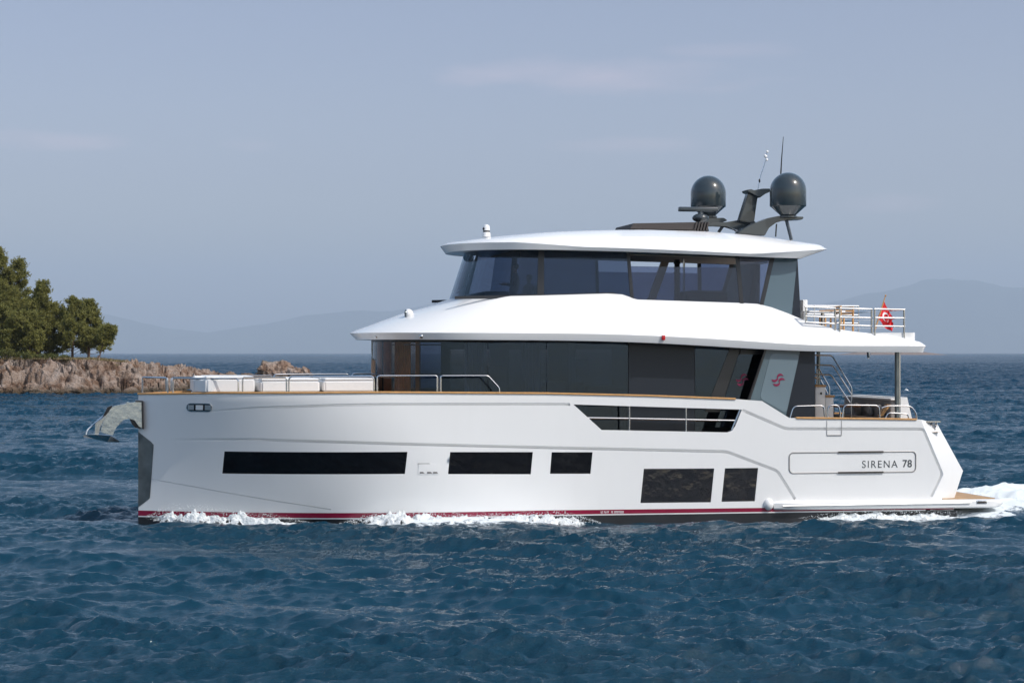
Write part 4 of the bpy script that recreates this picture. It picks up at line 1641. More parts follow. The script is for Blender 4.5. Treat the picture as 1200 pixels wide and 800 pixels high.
prism(bm, [(P(a, b, cA).x, P(a, b, cA).z) for a, b in [(151.5, 489.5), (156.5, 489), (165, 501.5), (158.5, 500.5), (154.5, 496)]], cA - .12, cA + .30)
obj('roller_bracket', bm, M['black'], br, smooth=False)
base = P(118, 508, cA)
anch = empty('anchor', to_world(base), TH)
tag(anch, 'steel anchor hanging from the bow roller at the stem', 'anchor')
def A_(a, b): 
    q = P(a, b, cA) - base
    return (q.x, q.z)
bm = bmesh.new()
prism(bm, [A_(a, b) for a, b in [(133, 475.5), (128.5, 478.5), (121, 489), (112, 495.5), (110.8, 508.5), (115.5, 509.5), (117.5, 500), (123, 489)]], -.10, .10)
obj('shank', bm, M['steel'], anch, smooth=False)
bm = bmesh.new()
v = lambda a, b, y: bm.verts.new(P(a, b, cA) - base + Vector((0, y, 0)))
up = [v(98, 509, 0), v(112, 508, -.34), v(130, 509.5, -.30), v(140.5, 516.5, 0), v(130, 509.5, .30), v(112, 508, .34)]
dn = [v(98, 511.5, 0), v(112, 514, -.22), v(126, 517, -.2), v(139, 517.5, 0), v(126, 517, .2), v(112, 514, .22)]
bm.faces.new(up); bm.faces.new(dn[::-1])
for i in range(6): bm.faces.new((up[i], up[(i + 1) % 6], dn[(i + 1) % 6], dn[i]))
obj('fluke', bm, M['steel'], anch, smooth=False)
bm = bmesh.new()
tube(bm, rounded([P(124, 484, cA) - base, P(110, 496, cA) - base, P(102, 503, cA) - base, P(101, 509, cA) - base], .1, 4), .022, 8)
obj('roll_bar', bm, M['steel'], anch)
bm = bmesh.new()
prism(bm, [A_(a, b) for a, b in [(126, 476.5), (131, 474.5), (131, 477.5), (124, 486), (120, 488)]], -.14, .14)
obj('shackle', bm, M['black'], anch, smooth=False)

# ---- ensign
stf0, stf1 = P(1028.5, 376, 1.5), P(1037.5, 346.5, 1.5)
base = stf0
ens = empty('ensign', to_world(base), TH)
tag(ens, 'red ensign with white crescent and star hanging from a wooden staff at the flybridge rail', 'flag')
bm = bmesh.new()
d = stf1 - stf0
tube(bm, [-d * .35, d * .5, d * 1.0], [.024, .022, .015], 8)
obj('staff', bm, M['teak'], ens)
bm = bmesh.new()
bmesh.ops.create_uvsphere(bm, u_segments=10, v_segments=8, radius=.03, matrix=Matrix.Translation(d * 1.02))
obj('staff_finial', bm, M['teak'], ens)
hoist_a, hoist_b = P(1036.2, 353, 1.5) - base, P(1028.2, 372, 1.5) - base
NU, NV = 90, 60
LF = 1.15
me = bpy.data.meshes.new('flag_cloth')
vs, fs, mi = [], [], []
foot = P(1045, 387, 1.5) - base
for j in range(NV + 1):
    t = j / NV
    h = hoist_a * (1 - t) + hoist_b * t
    # the fly end hangs to the right and down, gathered in folds
    tip = (P(1047.5, 378, 1.5) - base) * (1 - t) + (P(1043.5, 388.5, 1.5) - base) * t
    for i in range(NU + 1):
        u = i / NU
        sag = math.sin(u * math.pi) * (0.05 + 0.10 * (1 - t))
        fold = 0.09 * math.sin(u * 9.0 + t * 3.0) * u ** .6 + .05 * math.sin(u * 17 - t * 5) * u
        p = h * (1 - u) + tip * u
        vs.append((p.x + .02 * math.sin(u * 11 + 4 * t) * u + (0.06 * math.sin(math.pi * u)) * (1 - t), p.y + fold, p.z - sag * .5))
def white_at(u, v):
    # crescent and star, v down the hoist, flag 1.5 x 1
    x, y = u * 1.5, v - .5
    if (x - .5) ** 2 + y ** 2 < .0625 and (x - .5625) ** 2 + y ** 2 > .04: return True
    dx, dy = x - .83, y
    r_ = math.hypot(dx, dy)
    if r_ < .125:
        a = (math.atan2(dy, -dx) + math.pi / 5) % (2 * math.pi / 5) - math.pi / 5
        rr = .125 * math.cos(2 * math.pi / 5) / math.cos(2 * math.pi / 5 - 0) if False else .125 * .382 / max(1e-6, (math.cos(abs(a)) * .382 + math.sin(abs(a)) * .726 * .85))
        return r_ < rr
    return False
for j in range(NV):
    for i in range(NU):
        a = j * (NU + 1) + i
        fs.append((a, a + 1, a + NU + 2, a + NU + 1))
        mi.append(1 if white_at((i + .5) / NU, (j + .5) / NV) else 0)
me.from_pydata([tuple(v) for v in vs], [], fs)
me.polygons.foreach_set('material_index', mi)
link_mesh('flag_cloth', me, [M['flagred'], M['flagwhite']], ens, angle=None)

# ---- people in the sky lounge
def person(p, rz, label, shirt, seated=True, arm_fwd=True):
    e = on_yacht('person', p, label, 'person', None, rz)
    # faces -x. joint list: (position, radius)
    V, E_, RAD = [], [], []
    def add(pos, r_, par=None):
        V.append(pos); RAD.append(r_)
        if par is not None: E_.append((par, len(V) - 1))
        return len(V) - 1
    hip = .52 if seated else .95
    pel = add((0, 0, hip), .15)
    sp1 = add((.02, 0, hip + .22), .145, pel)
    sp2 = add((.01, 0, hip + .42), .16, sp1)
    nk = add((0, 0, hip + .54), .075, sp2)
    n2 = add((-.01, 0, hip + .60), .058, nk)
    hd = add((-.02, 0, hip + .70), .088, n2)
    ht = add((-.015, 0, hip + .80), .080, hd)
    for s in (-1, 1):
        th_ = add((-.08, s * .10, hip - .02), .095, pel)
        if seated:
            kn = add((-.45, s * .12, hip - .02), .065, th_)
            an_ = add((-.42, s * .12, .10), .045, kn)
        else:
            kn = add((-.03, s * .10, .50), .065, th_)
            an_ = add((.0, s * .11, .09), .045, kn)
        add((-.16 + (V[an_][0]), s * .13, .045), .038, an_)
        sh = add((.0, s * .19, hip + .46), .068, sp2)
        el = add((-.06 if arm_fwd else 0, s * .25, hip + .20), .048, sh)
        wr = add((-.32, s * .20, hip + .22), .034, el)
        pm = add((-.39, s * .19, hip + .22), .036, wr)
        for k in range(4):
            f0_ = add((-.46, s * (.165 + .02 * k), hip + .225), .0095, pm)
            add((-.50 + .006 * abs(k - 1), s * (.165 + .02 * k), hip + .205), .0085, f0_)
        t_ = add((-.41, s * .15, hip + .235), .011, pm)
        add((-.45, s * .14, hip + .225), .009, t_)
    me = bpy.data.meshes.new('body')
    me.from_pydata(V, E_, [])
    o = bpy.data.objects.new('body', me)
    COL.objects.link(o)
    md = o.modifiers.new('skin', 'SKIN')
    sv = me.skin_vertices[0].data
    for i, r_ in enumerate(RAD):
        sv[i].radius = (r_, r_)
    sv[0].use_root = True
    o.modifiers.new('sub', 'SUBSURF').levels = 2
    bpy.context.view_layer.update()
    me2 = bpy.data.meshes.new_from_object(o.evaluated_get(bpy.context.evaluated_depsgraph_get()))
    bpy.data.objects.remove(o)
    hz = hip + .70
    mi = []
    for pl_ in me2.polygons:
        c = pl_.center
        mi.append(1 if (c.z > hip + .555 or (c.x < -.30 and c.z > hip + .1 and abs(c.y) > .12)) else 0)
    # a face: nose, chin, eye hollows shaped on the head
    for v in me2.vertices:
        c = v.co
        if c.z > hip + .60 and c.x < -.06:
            c.x -= .016 * math.exp(-((c.y / .016) ** 2 + ((c.z - hz + .005) / .022) ** 2))
            for s in (-1, 1):
                c.x += .010 * math.exp(-(((c.y - s * .033) / .018) ** 2 + ((c.z - hz - .025) / .014) ** 2))
    b = link_mesh('body', me2, [shirt, M['skin']], e, angle=None)
    me2.polygons.foreach_set('material_index', mi)
    bm = bmesh.new()
    bmesh.ops.create_uvsphere(bm, u_segments=22, v_segments=16, radius=1, matrix=Matrix.Translation((.002, 0, hip + .755)) @ Matrix.Diagonal((.112, .098, .105, 1)))
    dead = [f for f in bm.faces if f.calc_center_median().x < -.055 and f.calc_center_median().z < hip + .80]
    bmesh.ops.delete(bm, geom=dead, context='FACES')
    obj('hair', bm, M['hair'], b)
    return e
qa, qb = P(604, 309, 2.2), P(620, 322, 3.6)
person(Vector((qa.x, 2.2, qa.z - 1.78)), 0, 'person in navy shirt standing at the lounge windscreen behind tinted glass', M['shirt_dark'], seated=False)
person(Vector((qb.x, 3.6, qb.z - 1.34)), .5, 'person in grey shirt seated inside the lounge behind the tinted side glass', M['shirt_light'], seated=True)
base = Vector((qb.x + .05, 3.6, 5.665))
hs = on_yacht('helm_chair', base, 'dark high-backed helm chair inside the lounge behind the windscreen', 'chair', None, .5)
bm = bmesh.new(); bx(bm, -.28, .28, -.28, .28, .40, .50, .04)
obj('seat', bm, M['darkfabric'], hs)
bm = bmesh.new(); bx(bm, .22, .34, -.27, .27, .45, 1.45, .05)
obj('backrest', bm, M['darkfabric'], hs)
bm = bmesh.new(); tube(bm, [(0, 0, 0), (0, 0, .40)], .06, 12)
obj('pedestal', bm, M['steel'], hs)

# ================================================================== SEA
def fft_tile(N, L, seed, lam_peak, lam_min, spread, wdir, rms):
    rs = np.random.RandomState(seed)
    k1 = np.fft.fftfreq(N, d=L / N) * 2 * np.pi
    kx, ky = np.meshgrid(k1, k1, indexing='ij')
    k = np.hypot(kx, ky)
    k[0, 0] = 1
    kp = 2 * np.pi / lam_peak
    S_ = np.exp(-0.9 * (kp / k) ** 2) / k ** 3.75
    S_ *= np.exp(-(k * lam_min / (2 * np.pi)) ** 2)
    cosang = (kx * math.cos(wdir) + ky * math.sin(wdir)) / k
    S_ *= ((0.012 if lam_peak > 2 else .05) + np.abs(cosang) ** spread)
    S_[0, 0] = 0
    A = np.sqrt(S_) * (rs.normal(size=(N, N)) + 1j * rs.normal(size=(N, N)))
    h = np.fft.ifft2(A).real
    sc_ = rms / h.std()
    dx = np.fft.ifft2(-1j * A * kx / k).real
    dy = np.fft.ifft2(-1j * A * ky / k).real
    return h * sc_, dx * sc_, dy * sc_
def sample(t, L, X, Y):
    N = t.shape[0]
    u, v = (X / L * N) % N, (Y / L * N) % N
    i, j = np.floor(u).astype(int) % N, np.floor(v).astype(int) % N
    fu, fv = u - np.floor(u), v - np.floor(v)
    i2, j2 = (i + 1) % N, (j + 1) % N
    return t[i, j] * (1 - fu) * (1 - fv) + t[i2, j] * fu * (1 - fv) + t[i, j2] * (1 - fu) * fv + t[i2, j2] * fu * fv
TA = fft_tile(1024, 91.0, 3, 3.9, 0.16, 6.0, R(260), 0.092)
TB = fft_tile(512, 23.7, 5, 0.9, 0.06, 2.6, R(240), 0.027)
def waves(X, Y):
    h, dx, dy = [sample(t, 91.0, X, Y) for t in TA]
    ca, sa = math.cos(.6), math.sin(.6)
    U, V_ = X * ca + Y * sa, -X * sa + Y * ca
    h2, du, dv = [sample(t, 23.7, U, V_) for t in TB]
    # a longer swell under the wind sea, and gusts that roughen some patches more than others
    c3, s3 = math.cos(-.25), math.sin(-.25)
    P3, Q3 = X * c3 + Y * s3, -X * s3 + Y * c3
    h3, d3, e3 = [sample(t, 91.0 * 3.1, P3, Q3) * .85 for t in TA]
    gust = sample(TA[0], 91.0 * 7.0, X * .8 + 40, Y + 70) / TA[0].std()
    g = np.clip(1.0 + .33 * gust, .45, 1.6)
    g2 = np.clip(1.0 + .5 * gust, .3, 1.9)
    return (h * .86 * g + h2 * g2 + h3, dx * .95 * g + (du * ca - dv * sa) * g2 + d3 * c3 - e3 * s3,
            dy * .95 * g + (du * sa + dv * ca) * g2 + d3 * s3 + e3 * c3)

# graded rows: fine near, coarse far
dist = [-400, -150, -60, -20, -5, 4, 10]
d_ = 14.0
while d_ < 52000:
    dist.append(d_)
    d_ += max(0.05, d_ * 0.0019) if d_ < 130 else d_ * (0.0022 if d_ < 1000 else (0.006 if d_ < 3000 else .06))
dist = np.array(dist)
NI = 740
core = np.linspace(-1, 1, NI)
outer = np.array([1.05, 1.12, 1.25, 1.5, 2, 3, 5, 9, 18, 40, 90])
us = np.concatenate([-outer[::-1], core, outer])
DD, UU = np.meshgrid(dist, us, indexing='ij')
HW = 3.0 + 0.285 * np.maximum(DD, 30)
XX = UU * HW
XX = np.where(np.abs(UU) > 1, np.sign(UU) * np.minimum(np.abs(UU) * HW, np.maximum(HW * 1.3, 55000)), XX)
YY = DD - CAM_D
hh, ddx, ddy = waves(XX, YY)
fade = np.where(DD < 5, 0, 1.0) * np.clip(1.3 - DD / 4000, 0.0, 1)
fade = np.where(np.abs(UU) > 1, fade * np.clip(1 - (np.abs(UU) - 1) / 2, 0, 1), fade)
# hull frame coordinates of the sea
xl = XX * CT + YY * ST
yl = -XX * ST + YY * CT
hbv = np.vectorize(lambda x: hb(min(max(x, XS), 14.0), 0.1))
near = (np.abs(xl) < 24) & (np.abs(yl - 3) < 12)
dport = np.full(XX.shape, 50.0)
side_y = np.zeros(XX.shape)
side_y[near] = CY - hbv(xl[near])
dport[near] = side_y[near] - yl[near]
def pw(x, tab):
    a = np.array(tab)
    return np.interp(x, a[:, 0], a[:, 1])
mound = pw(xl, [(-11.2, 0), (-10.6, -.12), (-9, -.08), (-6.5, -.14), (-5.2, -.20), (-4.4, .04), (-2.5, .22), (-0.5, .20), (1.0, .14), (2.3, -.04), (5, -.12), (8.4, -.12), (9.5, -.03), (11, .03), (13, -.03), (14.2, .0)])
mwid = pw(xl, [(-11, .35), (-4, .8), (0, 1.2), (6, 1.5), (14, 1.8)])
bw = np.where(dport > -0.5, mound * np.exp(-(np.maximum(dport, 0) / mwid) ** 2), 0)
# diverging bow wave ridges and the wash behind the stern
bw += np.where((xl > -10) & (dport > 0) & (dport < 10), 0.07 * np.exp(-((dport - (xl + 6.0) * .30) / 0.8) ** 2) * np.clip((xl + 6) / 4, 0, 1), 0)
wk = np.where((xl > 13.6) & (xl < 26), np.exp(-((yl - CY) / 3.2) ** 4) * pw(xl, [(13.6, .0), (14.6, .12), (15.6, .32), (17.5, .36), (20, .18), (26, 0)]), 0)
bw += wk
calm = np.where(dport > -1, np.clip(0.40 + dport / 6, .40, 1), 1)
calm = np.where(near, calm, 1)
ZZ = hh * fade * calm + bw
XX2 = XX - ddx * fade * 0.50
YY2 = YY - ddy * fade * 0.50
# foam cover
foam = np.zeros(XX.shape)
f1 = pw(xl, [(-11.2, 0), (-10.5, .35), (-9.5, .8), (-7.5, .7), (-6.2, .25), (-5.4, .15), (-4.6, .75), (-3.5, 1), (0.5, 1), (1.8, .7), (2.3, .2), (5, .28), (8, .30), (9.2, .8), (12, .85), (14.3, .7)])
fw = pw(xl, [(-11, .2), (-9, .5), (-6, .5), (-5, .5), (-4, 1.7), (-1, 1.9), (1, 1.6), (2.5, .5), (8, .6), (10, 1.3), (14, 1.4)])
m_ = (dport > -0.6) & near & (xl > -11.2) & (xl < 15.5)
foam = np.where(m_, f1 * np.exp(-(np.maximum(dport, 0) / fw) ** 2), 0)
m2 = (xl > 13.4) & (xl < 30)
foam = np.maximum(foam, np.where(m2, 1.0 * np.exp(-((yl - CY) / 3.4) ** 4) * pw(xl, [(13.4, .3), (14.3, .9), (20, .9), (30, .3)]), 0))
# trailing streaks
foam = np.maximum(foam, np.where((dport > 0) & near & (xl > -3), .34 * np.exp(-((dport - 1.2) / 1.6) ** 2) * np.clip((xl + 3) / 3, 0, 1), 0))
crest = np.clip((hh - 0.50) / 0.05, 0, 1) * np.where((DD > 25) & (DD < 700), 1, 0) * 0.55
foam = np.maximum(foam, crest)
far = np.clip((DD - 70) / 260, 0, 1)
nr, nc = XX.shape
verts = np.stack([XX2, YY2, ZZ], -1).reshape(-1, 3).astype(np.float32)
ii, jj = np.meshgrid(np.arange(nr - 1), np.arange(nc - 1), indexing='ij')
q0 = (ii * nc + jj).ravel()
quads = np.stack([q0, q0 + 1, q0 + nc + 1, q0 + nc], -1).astype(np.int32)
me = bpy.data.meshes.new('sea')
me.vertices.add(len(verts))
me.vertices.foreach_set('co', verts.ravel())
me.loops.add(quads.size)
me.loops.foreach_set('vertex_index', quads.ravel())
me.polygons.add(len(quads))
me.polygons.foreach_set('loop_start', np.arange(0, quads.size, 4, dtype=np.int32))
me.update(calc_edges=True)
me.polygons.foreach_set('use_smooth', np.ones(len(quads), dtype=bool))
for nm, arr in (('foam', foam), ('far', far)):
    at = me.attributes.new(nm, 'FLOAT', 'POINT')
    at.data.foreach_set('value', arr.ravel().astype(np.float32))
def sea_material():
    m = bpy.data.materials.new('sea_water')
    m.use_nodes = True
    nt = m.node_tree
    N_, L_ = nt.nodes, nt.links
    b = N_['Principled BSDF']
    out = N_['Material Output']
    b.inputs['Base Color'].default_value = (0.0030, 0.031, 0.058, 1)
    b.inputs['Roughness'].default_value = 0.07
    b.inputs['IOR'].default_value = 1.333
    b.inputs['Specular IOR Level'].default_value = 0.36
    geo = N_.new('ShaderNodeNewGeometry')
    fa = N_.new('ShaderNodeAttribute'); fa.attribute_name = 'far'
    fo = N_.new('ShaderNodeAttribute'); fo.attribute_name = 'foam'
    def nz(scale, det, vecscale=(1, 1, 1), rough=.5):
        mp = N_.new('ShaderNodeMapping')
        mp.inputs['Scale'].default_value = vecscale
        mp.inputs['Rotation'].default_value = (0, 0, 0.5)
        n = N_.new('ShaderNodeTexNoise')
        n.inputs['Scale'].default_value = scale
        n.inputs['Detail'].default_value = det
        n.inputs['Roughness'].default_value = rough
        L_.new(geo.outputs['Position'], mp.inputs['Vector'])
        L_.new(mp.outputs['Vector'], n.inputs['Vector'])
        return n.outputs['Fac']
    def math_(op, a, b_, c=None):
        n = N_.new('ShaderNodeMath'); n.operation = op
        for i, x in enumerate((a, b_, c)):
            if x is None: continue
            if isinstance(x, (int, float)): n.inputs[i].default_value = x
            else: L_.new(x, n.inputs[i])
        return n.outputs[0]
    fine = nz(8.0, 8, (.55, 1.1, .6), .72)
    big = nz(0.42, 6, (1, .8, .3), .62)
    patch = nz(.10, 3, (.6, 1, 1), .5)
    pr = N_.new('ShaderNodeMapRange')
    pr.inputs['From Min'].default_value = .35
    pr.inputs['From Max'].default_value = .65
    pr.inputs['To Min'].default_value = .018
    pr.inputs['To Max'].default_value = .072
    L_.new(patch, pr.inputs['Value'])
    mid = math_('MULTIPLY', fine, pr.outputs['Result'])
    bigf = math_('MULTIPLY', math_('MULTIPLY', big, fa.outputs['Fac']), 3.2)
    hsum = math_('ADD', mid, bigf)
    bp = N_.new('ShaderNodeBump')
    bp.inputs['Strength'].default_value = 0.85
    bp.inputs['Distance'].default_value = 1.0
    L_.new(hsum, bp.inputs['Height'])
    L_.new(bp.outputs['Normal'], b.inputs['Normal'])
    rg = N_.new('ShaderNodeMapRange')
    rg.inputs['To Min'].default_value = 0.07
    rg.inputs['To Max'].default_value = 0.18
    L_.new(fa.outputs['Fac'], rg.inputs['Value'])
    L_.new(rg.outputs['Result'], b.inputs['Roughness'])
    # unresolved waves turn their faces to the viewer far out: less mirror, and their bluer sky reflection painted into the colour
    sp = N_.new('ShaderNodeMapRange')
    sp.inputs['To Min'].default_value = 0.43
    sp.inputs['To Max'].default_value = 0.05
    L_.new(fa.outputs['Fac'], sp.inputs['Value'])
    L_.new(sp.outputs['Result'], b.inputs['Specular IOR Level'])
    bc = N_.new('ShaderNodeMix')
    bc.data_type = 'RGBA'
    bc.inputs['A'].default_value = (0.0030, 0.034, 0.061, 1)
    bc.inputs['B'].default_value = (0.0045, 0.042, 0.085, 1)
    L_.new(fa.outputs['Fac'], bc.inputs['Factor'])
    L_.new(bc.outputs['Result'], b.inputs['Base Color'])
    # foam
    fn = nz(3.0, 9, (1, 1, 1), .68)
    fn2 = nz(0.9, 4, (1, 1, 1), .55)
    s_ = math_('ADD', math_('MULTIPLY', fn, 0.75), math_('MULTIPLY', fn2, 0.35))
    thr = math_('SUBTRACT', 1.0, math_('MULTIPLY', fo.outputs['Fac'], 0.72))
    mr = N_.new('ShaderNodeMapRange')
    mr.interpolation_type = 'SMOOTHSTEP'
    mr.inputs['From Min'].default_value = 0.0
    mr.inputs['From Max'].default_value = 0.13
    L_.new(math_('SUBTRACT', s_, math_('MULTIPLY', thr, 0.80)), mr.inputs['Value'])
    fd_ = N_.new('ShaderNodeBsdfDiffuse')
    fd_.inputs['Color'].default_value = (0.70, 0.745, 0.765, 1)
    mix = N_.new('ShaderNodeMixShader')
    L_.new(mr.outputs['Result'], mix.inputs['Fac'])
    L_.new(b.outputs['BSDF'], mix.inputs[1])
    L_.new(fd_.outputs['BSDF'], mix.inputs[2])
    L_.new(mix.outputs['Shader'], out.inputs['Surface'])
    return m
M['sea'] = sea_material()
sea = link_mesh('sea', me, M['sea'], smooth=False)
tag(sea, 'dark blue choppy sea round the yacht', 'sea', kind='structure')

# ---- broken foam heaped along the hull
def foam_material():
    m = mat('white_foam', (0.70, 0.735, 0.75), 0.9, spec=0.2, bump=0.08, bscale=11)
    nt = m.node_tree
    b = nt.nodes['Principled BSDF']
    at = nt.nodes.new('ShaderNodeAttribute')
    at.attribute_name = 'edge'
    geo = nt.nodes.new('ShaderNodeNewGeometry')
    n = nt.nodes.new('ShaderNodeTexNoise')
    n.inputs['Scale'].default_value = 6.0
    n.inputs['Detail'].default_value = 9
    n.inputs['Roughness'].default_value = .7
    nt.links.new(geo.outputs['Position'], n.inputs['Vector'])
    ma = nt.nodes.new('ShaderNodeMath')
    ma.operation = 'MULTIPLY_ADD'
    ma.inputs[1].default_value = -.70
    nt.links.new(at.outputs['Fac'], ma.inputs[0])
    nt.links.new(n.outputs['Fac'], ma.inputs[2])
    r = nt.nodes.new('ShaderNodeMapRange')
    r.interpolation_type = 'SMOOTHSTEP'
    r.inputs['From Min'].default_value = .08
    r.inputs['From Max'].default_value = .27
    nt.links.new(ma.outputs[0], r.inputs['Value'])
    nt.links.new(r.outputs['Result'], b.inputs['Alpha'])
    return m
M['foam'] = foam_material()
def foam_heap(name, label, x0, x1, hgt, wid, seed, along=None, drops=900, thr=0.0):
    rnd = random.Random(seed)
    nx = int((x1 - x0) / 0.028)
    ny = 36
    bm = bmesh.new()
    lay = bm.verts.layers.float.new('edge')
    rows = []
    for i in range(nx + 1):
        x = x0 + (x1 - x0) * i / nx
        hh_, ww = interp(x, hgt), interp(x, wid)
        row = []
        for j in range(ny + 1):
            v = j / ny
            y0 = (CY - hb(max(x, XS), .15)) if along is None else along(x)
            d = -0.06 + v * ww
            y = y0 - d
            n = noise.fractal(Vector((x * 3.6 + seed, d * 5.5, seed * 3.1)), 0.75, 2.1, 7)
            n2 = noise.noise(Vector((x * 1.1, seed, d))) + (.8 * noise.noise(Vector((x * 1.7, d * 1.6, seed + 4))) if along else 0)
            prof = math.cos(v * math.pi / 2) ** .8
            z = (hh_ * prof) * (0.62 + 0.50 * n + 0.35 * n2) + interp(x, [(-6, 0.0), (-4, .04), (0, .06), (3, .0)]) * (1 - v) - 0.20 * v - .06
            vv_ = bm.verts.new((x + .03 * n, y + .04 * n2, z))
            ed_ = min(1.0, 5.0 * min(i, nx - i) / nx)
            vv_[lay] = max(min(1.0, v * 1.05) ** 1.6, (1 - ed_) * .8)
            row.append(vv_)
        rows.append(row)
    for A, B in zip(rows, rows[1:]):
        for k in range(ny):
            c = (A[k].co + B[k + 1].co) / 2
            nn = noise.fractal(Vector((c.x * 4.5, c.y * 8.0, seed)), .8, 2.1, 6)
            if nn > -0.75 + thr + .5 * (k / ny) ** 1.8:
                bm.faces.new((A[k], A[k + 1], B[k + 1], B[k]))
    for v in [v for v in bm.verts if not v.link_faces]: bm.verts.remove(v)
    # spray droplets
    for _ in range(drops):
        x = rnd.uniform(x0, x1)
        hh_, ww = interp(x, hgt), interp(x, wid)
        y0 = (CY - hb(max(x, XS), .15)) if along is None else along(x)
        d = abs(rnd.gauss(0.05, .40)) * ww
        z = hh_ * (0.75 * math.cos(min(1, d / ww) * 1.4)) + abs(rnd.gauss(0, .22)) * hh_ * .8
        r_ = rnd.uniform(.004, .012) * (1.5 if rnd.random() < .12 else 1)
        bmesh.ops.create_icosphere(bm, subdivisions=1, radius=r_, matrix=Matrix.Translation((x, y0 - d, z)))
    for v in bm.verts: v.co = to_world(v.co)
    o = obj(name, bm, M['foam'], None, angle=None, recalc=False)
    return tag(o, label, 'foam', kind='stuff')
foam_heap('bow_foam', 'thin white foam curling along the stem of the yacht', -10.5, -5.8, [(-10.55, .12), (-9.9, .46), (-9.2, .54), (-8.2, .44), (-7.0, .32), (-5.8, .05)], [(-10.4, .4), (-9, .95), (-7, .9), (-5.8, .4)], 11, drops=800)
foam_heap('bow_wave_foam', 'tumbling white bow wave foam amidships below the burgundy stripe', -5.0, 2.6, [(-5.0, .03), (-4.3, .26), (-3.5, .46), (-2.4, .40), (-1.2, .31), (0.2, .34), (1.3, .36), (2.0, .22), (2.6, .02)], [(-5, .7), (-3.6, 2.0), (-1, 2.2), (1, 1.9), (2.4, .6)], 5, drops=1500)
foam_heap('quarter_foam', 'low broken foam sliding past the stern quarter of the yacht', 8.8, 14.0, [(8.8, .03), (9.8, .22), (11, .28), (12.5, .22), (14, .16)], [(8.8, .6), (11, 1.5), (14, 1.3)], 8, drops=400, thr=.06)
foam_heap('stern_wash', 'white churned wash thrown up behind the swim platform', 14.2, 19.5, [(14.2, .10), (15.2, .36), (15.9, .50), (17.5, .46), (19.5, .30)], [(14.2, 4.5), (19.5, 5.2)], 17, along=lambda x: 5.2, drops=900, thr=.02)

# ================================================================== LAND
COAST = [(-160, 176), (-95, 181), (-62, 184.5), (-50, 185.5), (-45.5, 187), (-42.2, 195), (-43.5, 222), (-46.5, 262), (-50, 310), (-54, 352), (-58, 356), (-66, 330), (-78, 300), (-110, 280), (-160, 270)]
def coast_d(X, Y):
    d = np.full(X.shape, 1e9)
    inside_ = np.zeros(X.shape, bool)
    n = len(COAST)
    for i in range(n):
        x0, y0 = COAST[i]; x1, y1 = COAST[(i + 1) % n]
        t = np.clip(((X - x0) * (x1 - x0) + (Y - y0) * (y1 - y0)) / ((x1 - x0) ** 2 + (y1 - y0) ** 2), 0, 1)
        d = np.minimum(d, np.hypot(X - x0 - t * (x1 - x0), Y - y0 - t * (y1 - y0)))
        c = ((y0 > Y) != (y1 > Y)) & (X < (x1 - x0) * (Y - y0) / (y1 - y0 + 1e-12) + x0)
        inside_ ^= c
    return np.where(inside_, d, -d)
def rock_h(X, Y):
    d = coast_d(X, Y)
    top = np.interp(Y, [184, 200, 240, 300, 356], [4.35, 4.15, 3.2, 2.1, 1.2]) * np.interp(X, [-160, -70, -52, -44, -40], [1.05, 1.0, 1.0, .82, .65])
    return d, top
xs_r = np.concatenate([np.arange(-112, -76, .45), np.arange(-76, -38, .125)])
ys_r = np.concatenate([np.arange(172, 196, .125), np.arange(196, 230, .35), np.arange(230, 360, .7)])
XR, YR = np.meshgrid(xs_r, ys_r, indexing='ij')
dR, topR = rock_h(XR, YR)
vs, idx = [], -np.ones(XR.shape, int)
for i in range(XR.shape[0]):
    for j in range(XR.shape[1]):
        d = dR[i, j]
        if d < -3.0: continue
        x, y = XR[i, j], YR[i, j]
        p = Vector((x, y, 0))
        warp = noise.noise(p * .22) * 1.6
        dd = d + warp + noise.noise(p * .55 + Vector((9, 0, 0))) * .9
        face = max(0.0, min(1.0, dd / 6.5))
        # blocky ledges: stepped cells at two sizes
        wx, wy = x + .9 * noise.noise(p * .5), y + .9 * noise.noise(p * .5 + Vector((3, 7, 0)))
        vv1 = noise.voronoi(Vector((wx * .42 + wy * .16, wy * .50, 0.0)))
        v1 = vv1[0]
        c1 = noise.cell(vv1[1][0] * 13.7)
        vv2 = noise.voronoi(Vector((wx * 1.15 + wy * .4, wy * 1.2, 2.0)))
        c2 = noise.cell(vv2[1][0] * 17.3)
        t1 = (Vector((wx * .42 + wy * .16, wy * .50, 0.0)) - vv1[1][0])
        tilt = t1.x * (c2 - .5) * 1.1 + t1.y * (c1 - .5) * 1.1
        crack = min(1.0, (v1[1] - v1[0]) * 3.0)
        v2 = noise.voronoi(Vector((x * 1.9 + .4 * noise.noise(p * 2.1), y * 1.5, 3.0)))[0]
        crack2 = min(1.0, (v2[1] - v2[0]) * 3.5)
        f = noise.fractal(Vector((x * .9, y * .9, 2.0)), .9, 2.1, 6)
        rg = 1 - abs(noise.noise(Vector((x * .5, y * .5, 7.0)))) * 2
        prof = face ** .75
        edge = math.exp(-((dd - 4.5) / 4.5) ** 2)
        z = topR[i, j] * prof + edge * (.95 * (c1 - .4) + .42 * (c2 - .4) + tilt + .40 * f + .12 * rg - .55 * (1 - crack) - .26 * (1 - crack2)) - (.6 if dd < 0 else 0) - .12
        st_ = (z + .7 * noise.noise(p * .35) + .12 * x) / .62
        fr_ = st_ - math.floor(st_)
        z += .62 * .65 * (fr_ ** 3 * (fr_ * (6 * fr_ - 15) + 10) - fr_) * edge * 1.4
        if dd > 7.5: z = topR[i, j] + .16 * f + .05 * noise.noise(p * 2.0)
        idx[i, j] = len(vs)
        k = edge * .35
        vs.append((x + k * noise.noise(Vector((x * 1.2, y * 1.2, z))), y + k * 1.2 * noise.noise(Vector((x * 1.1, y * 1.3, z + 5))), z))
fs = []
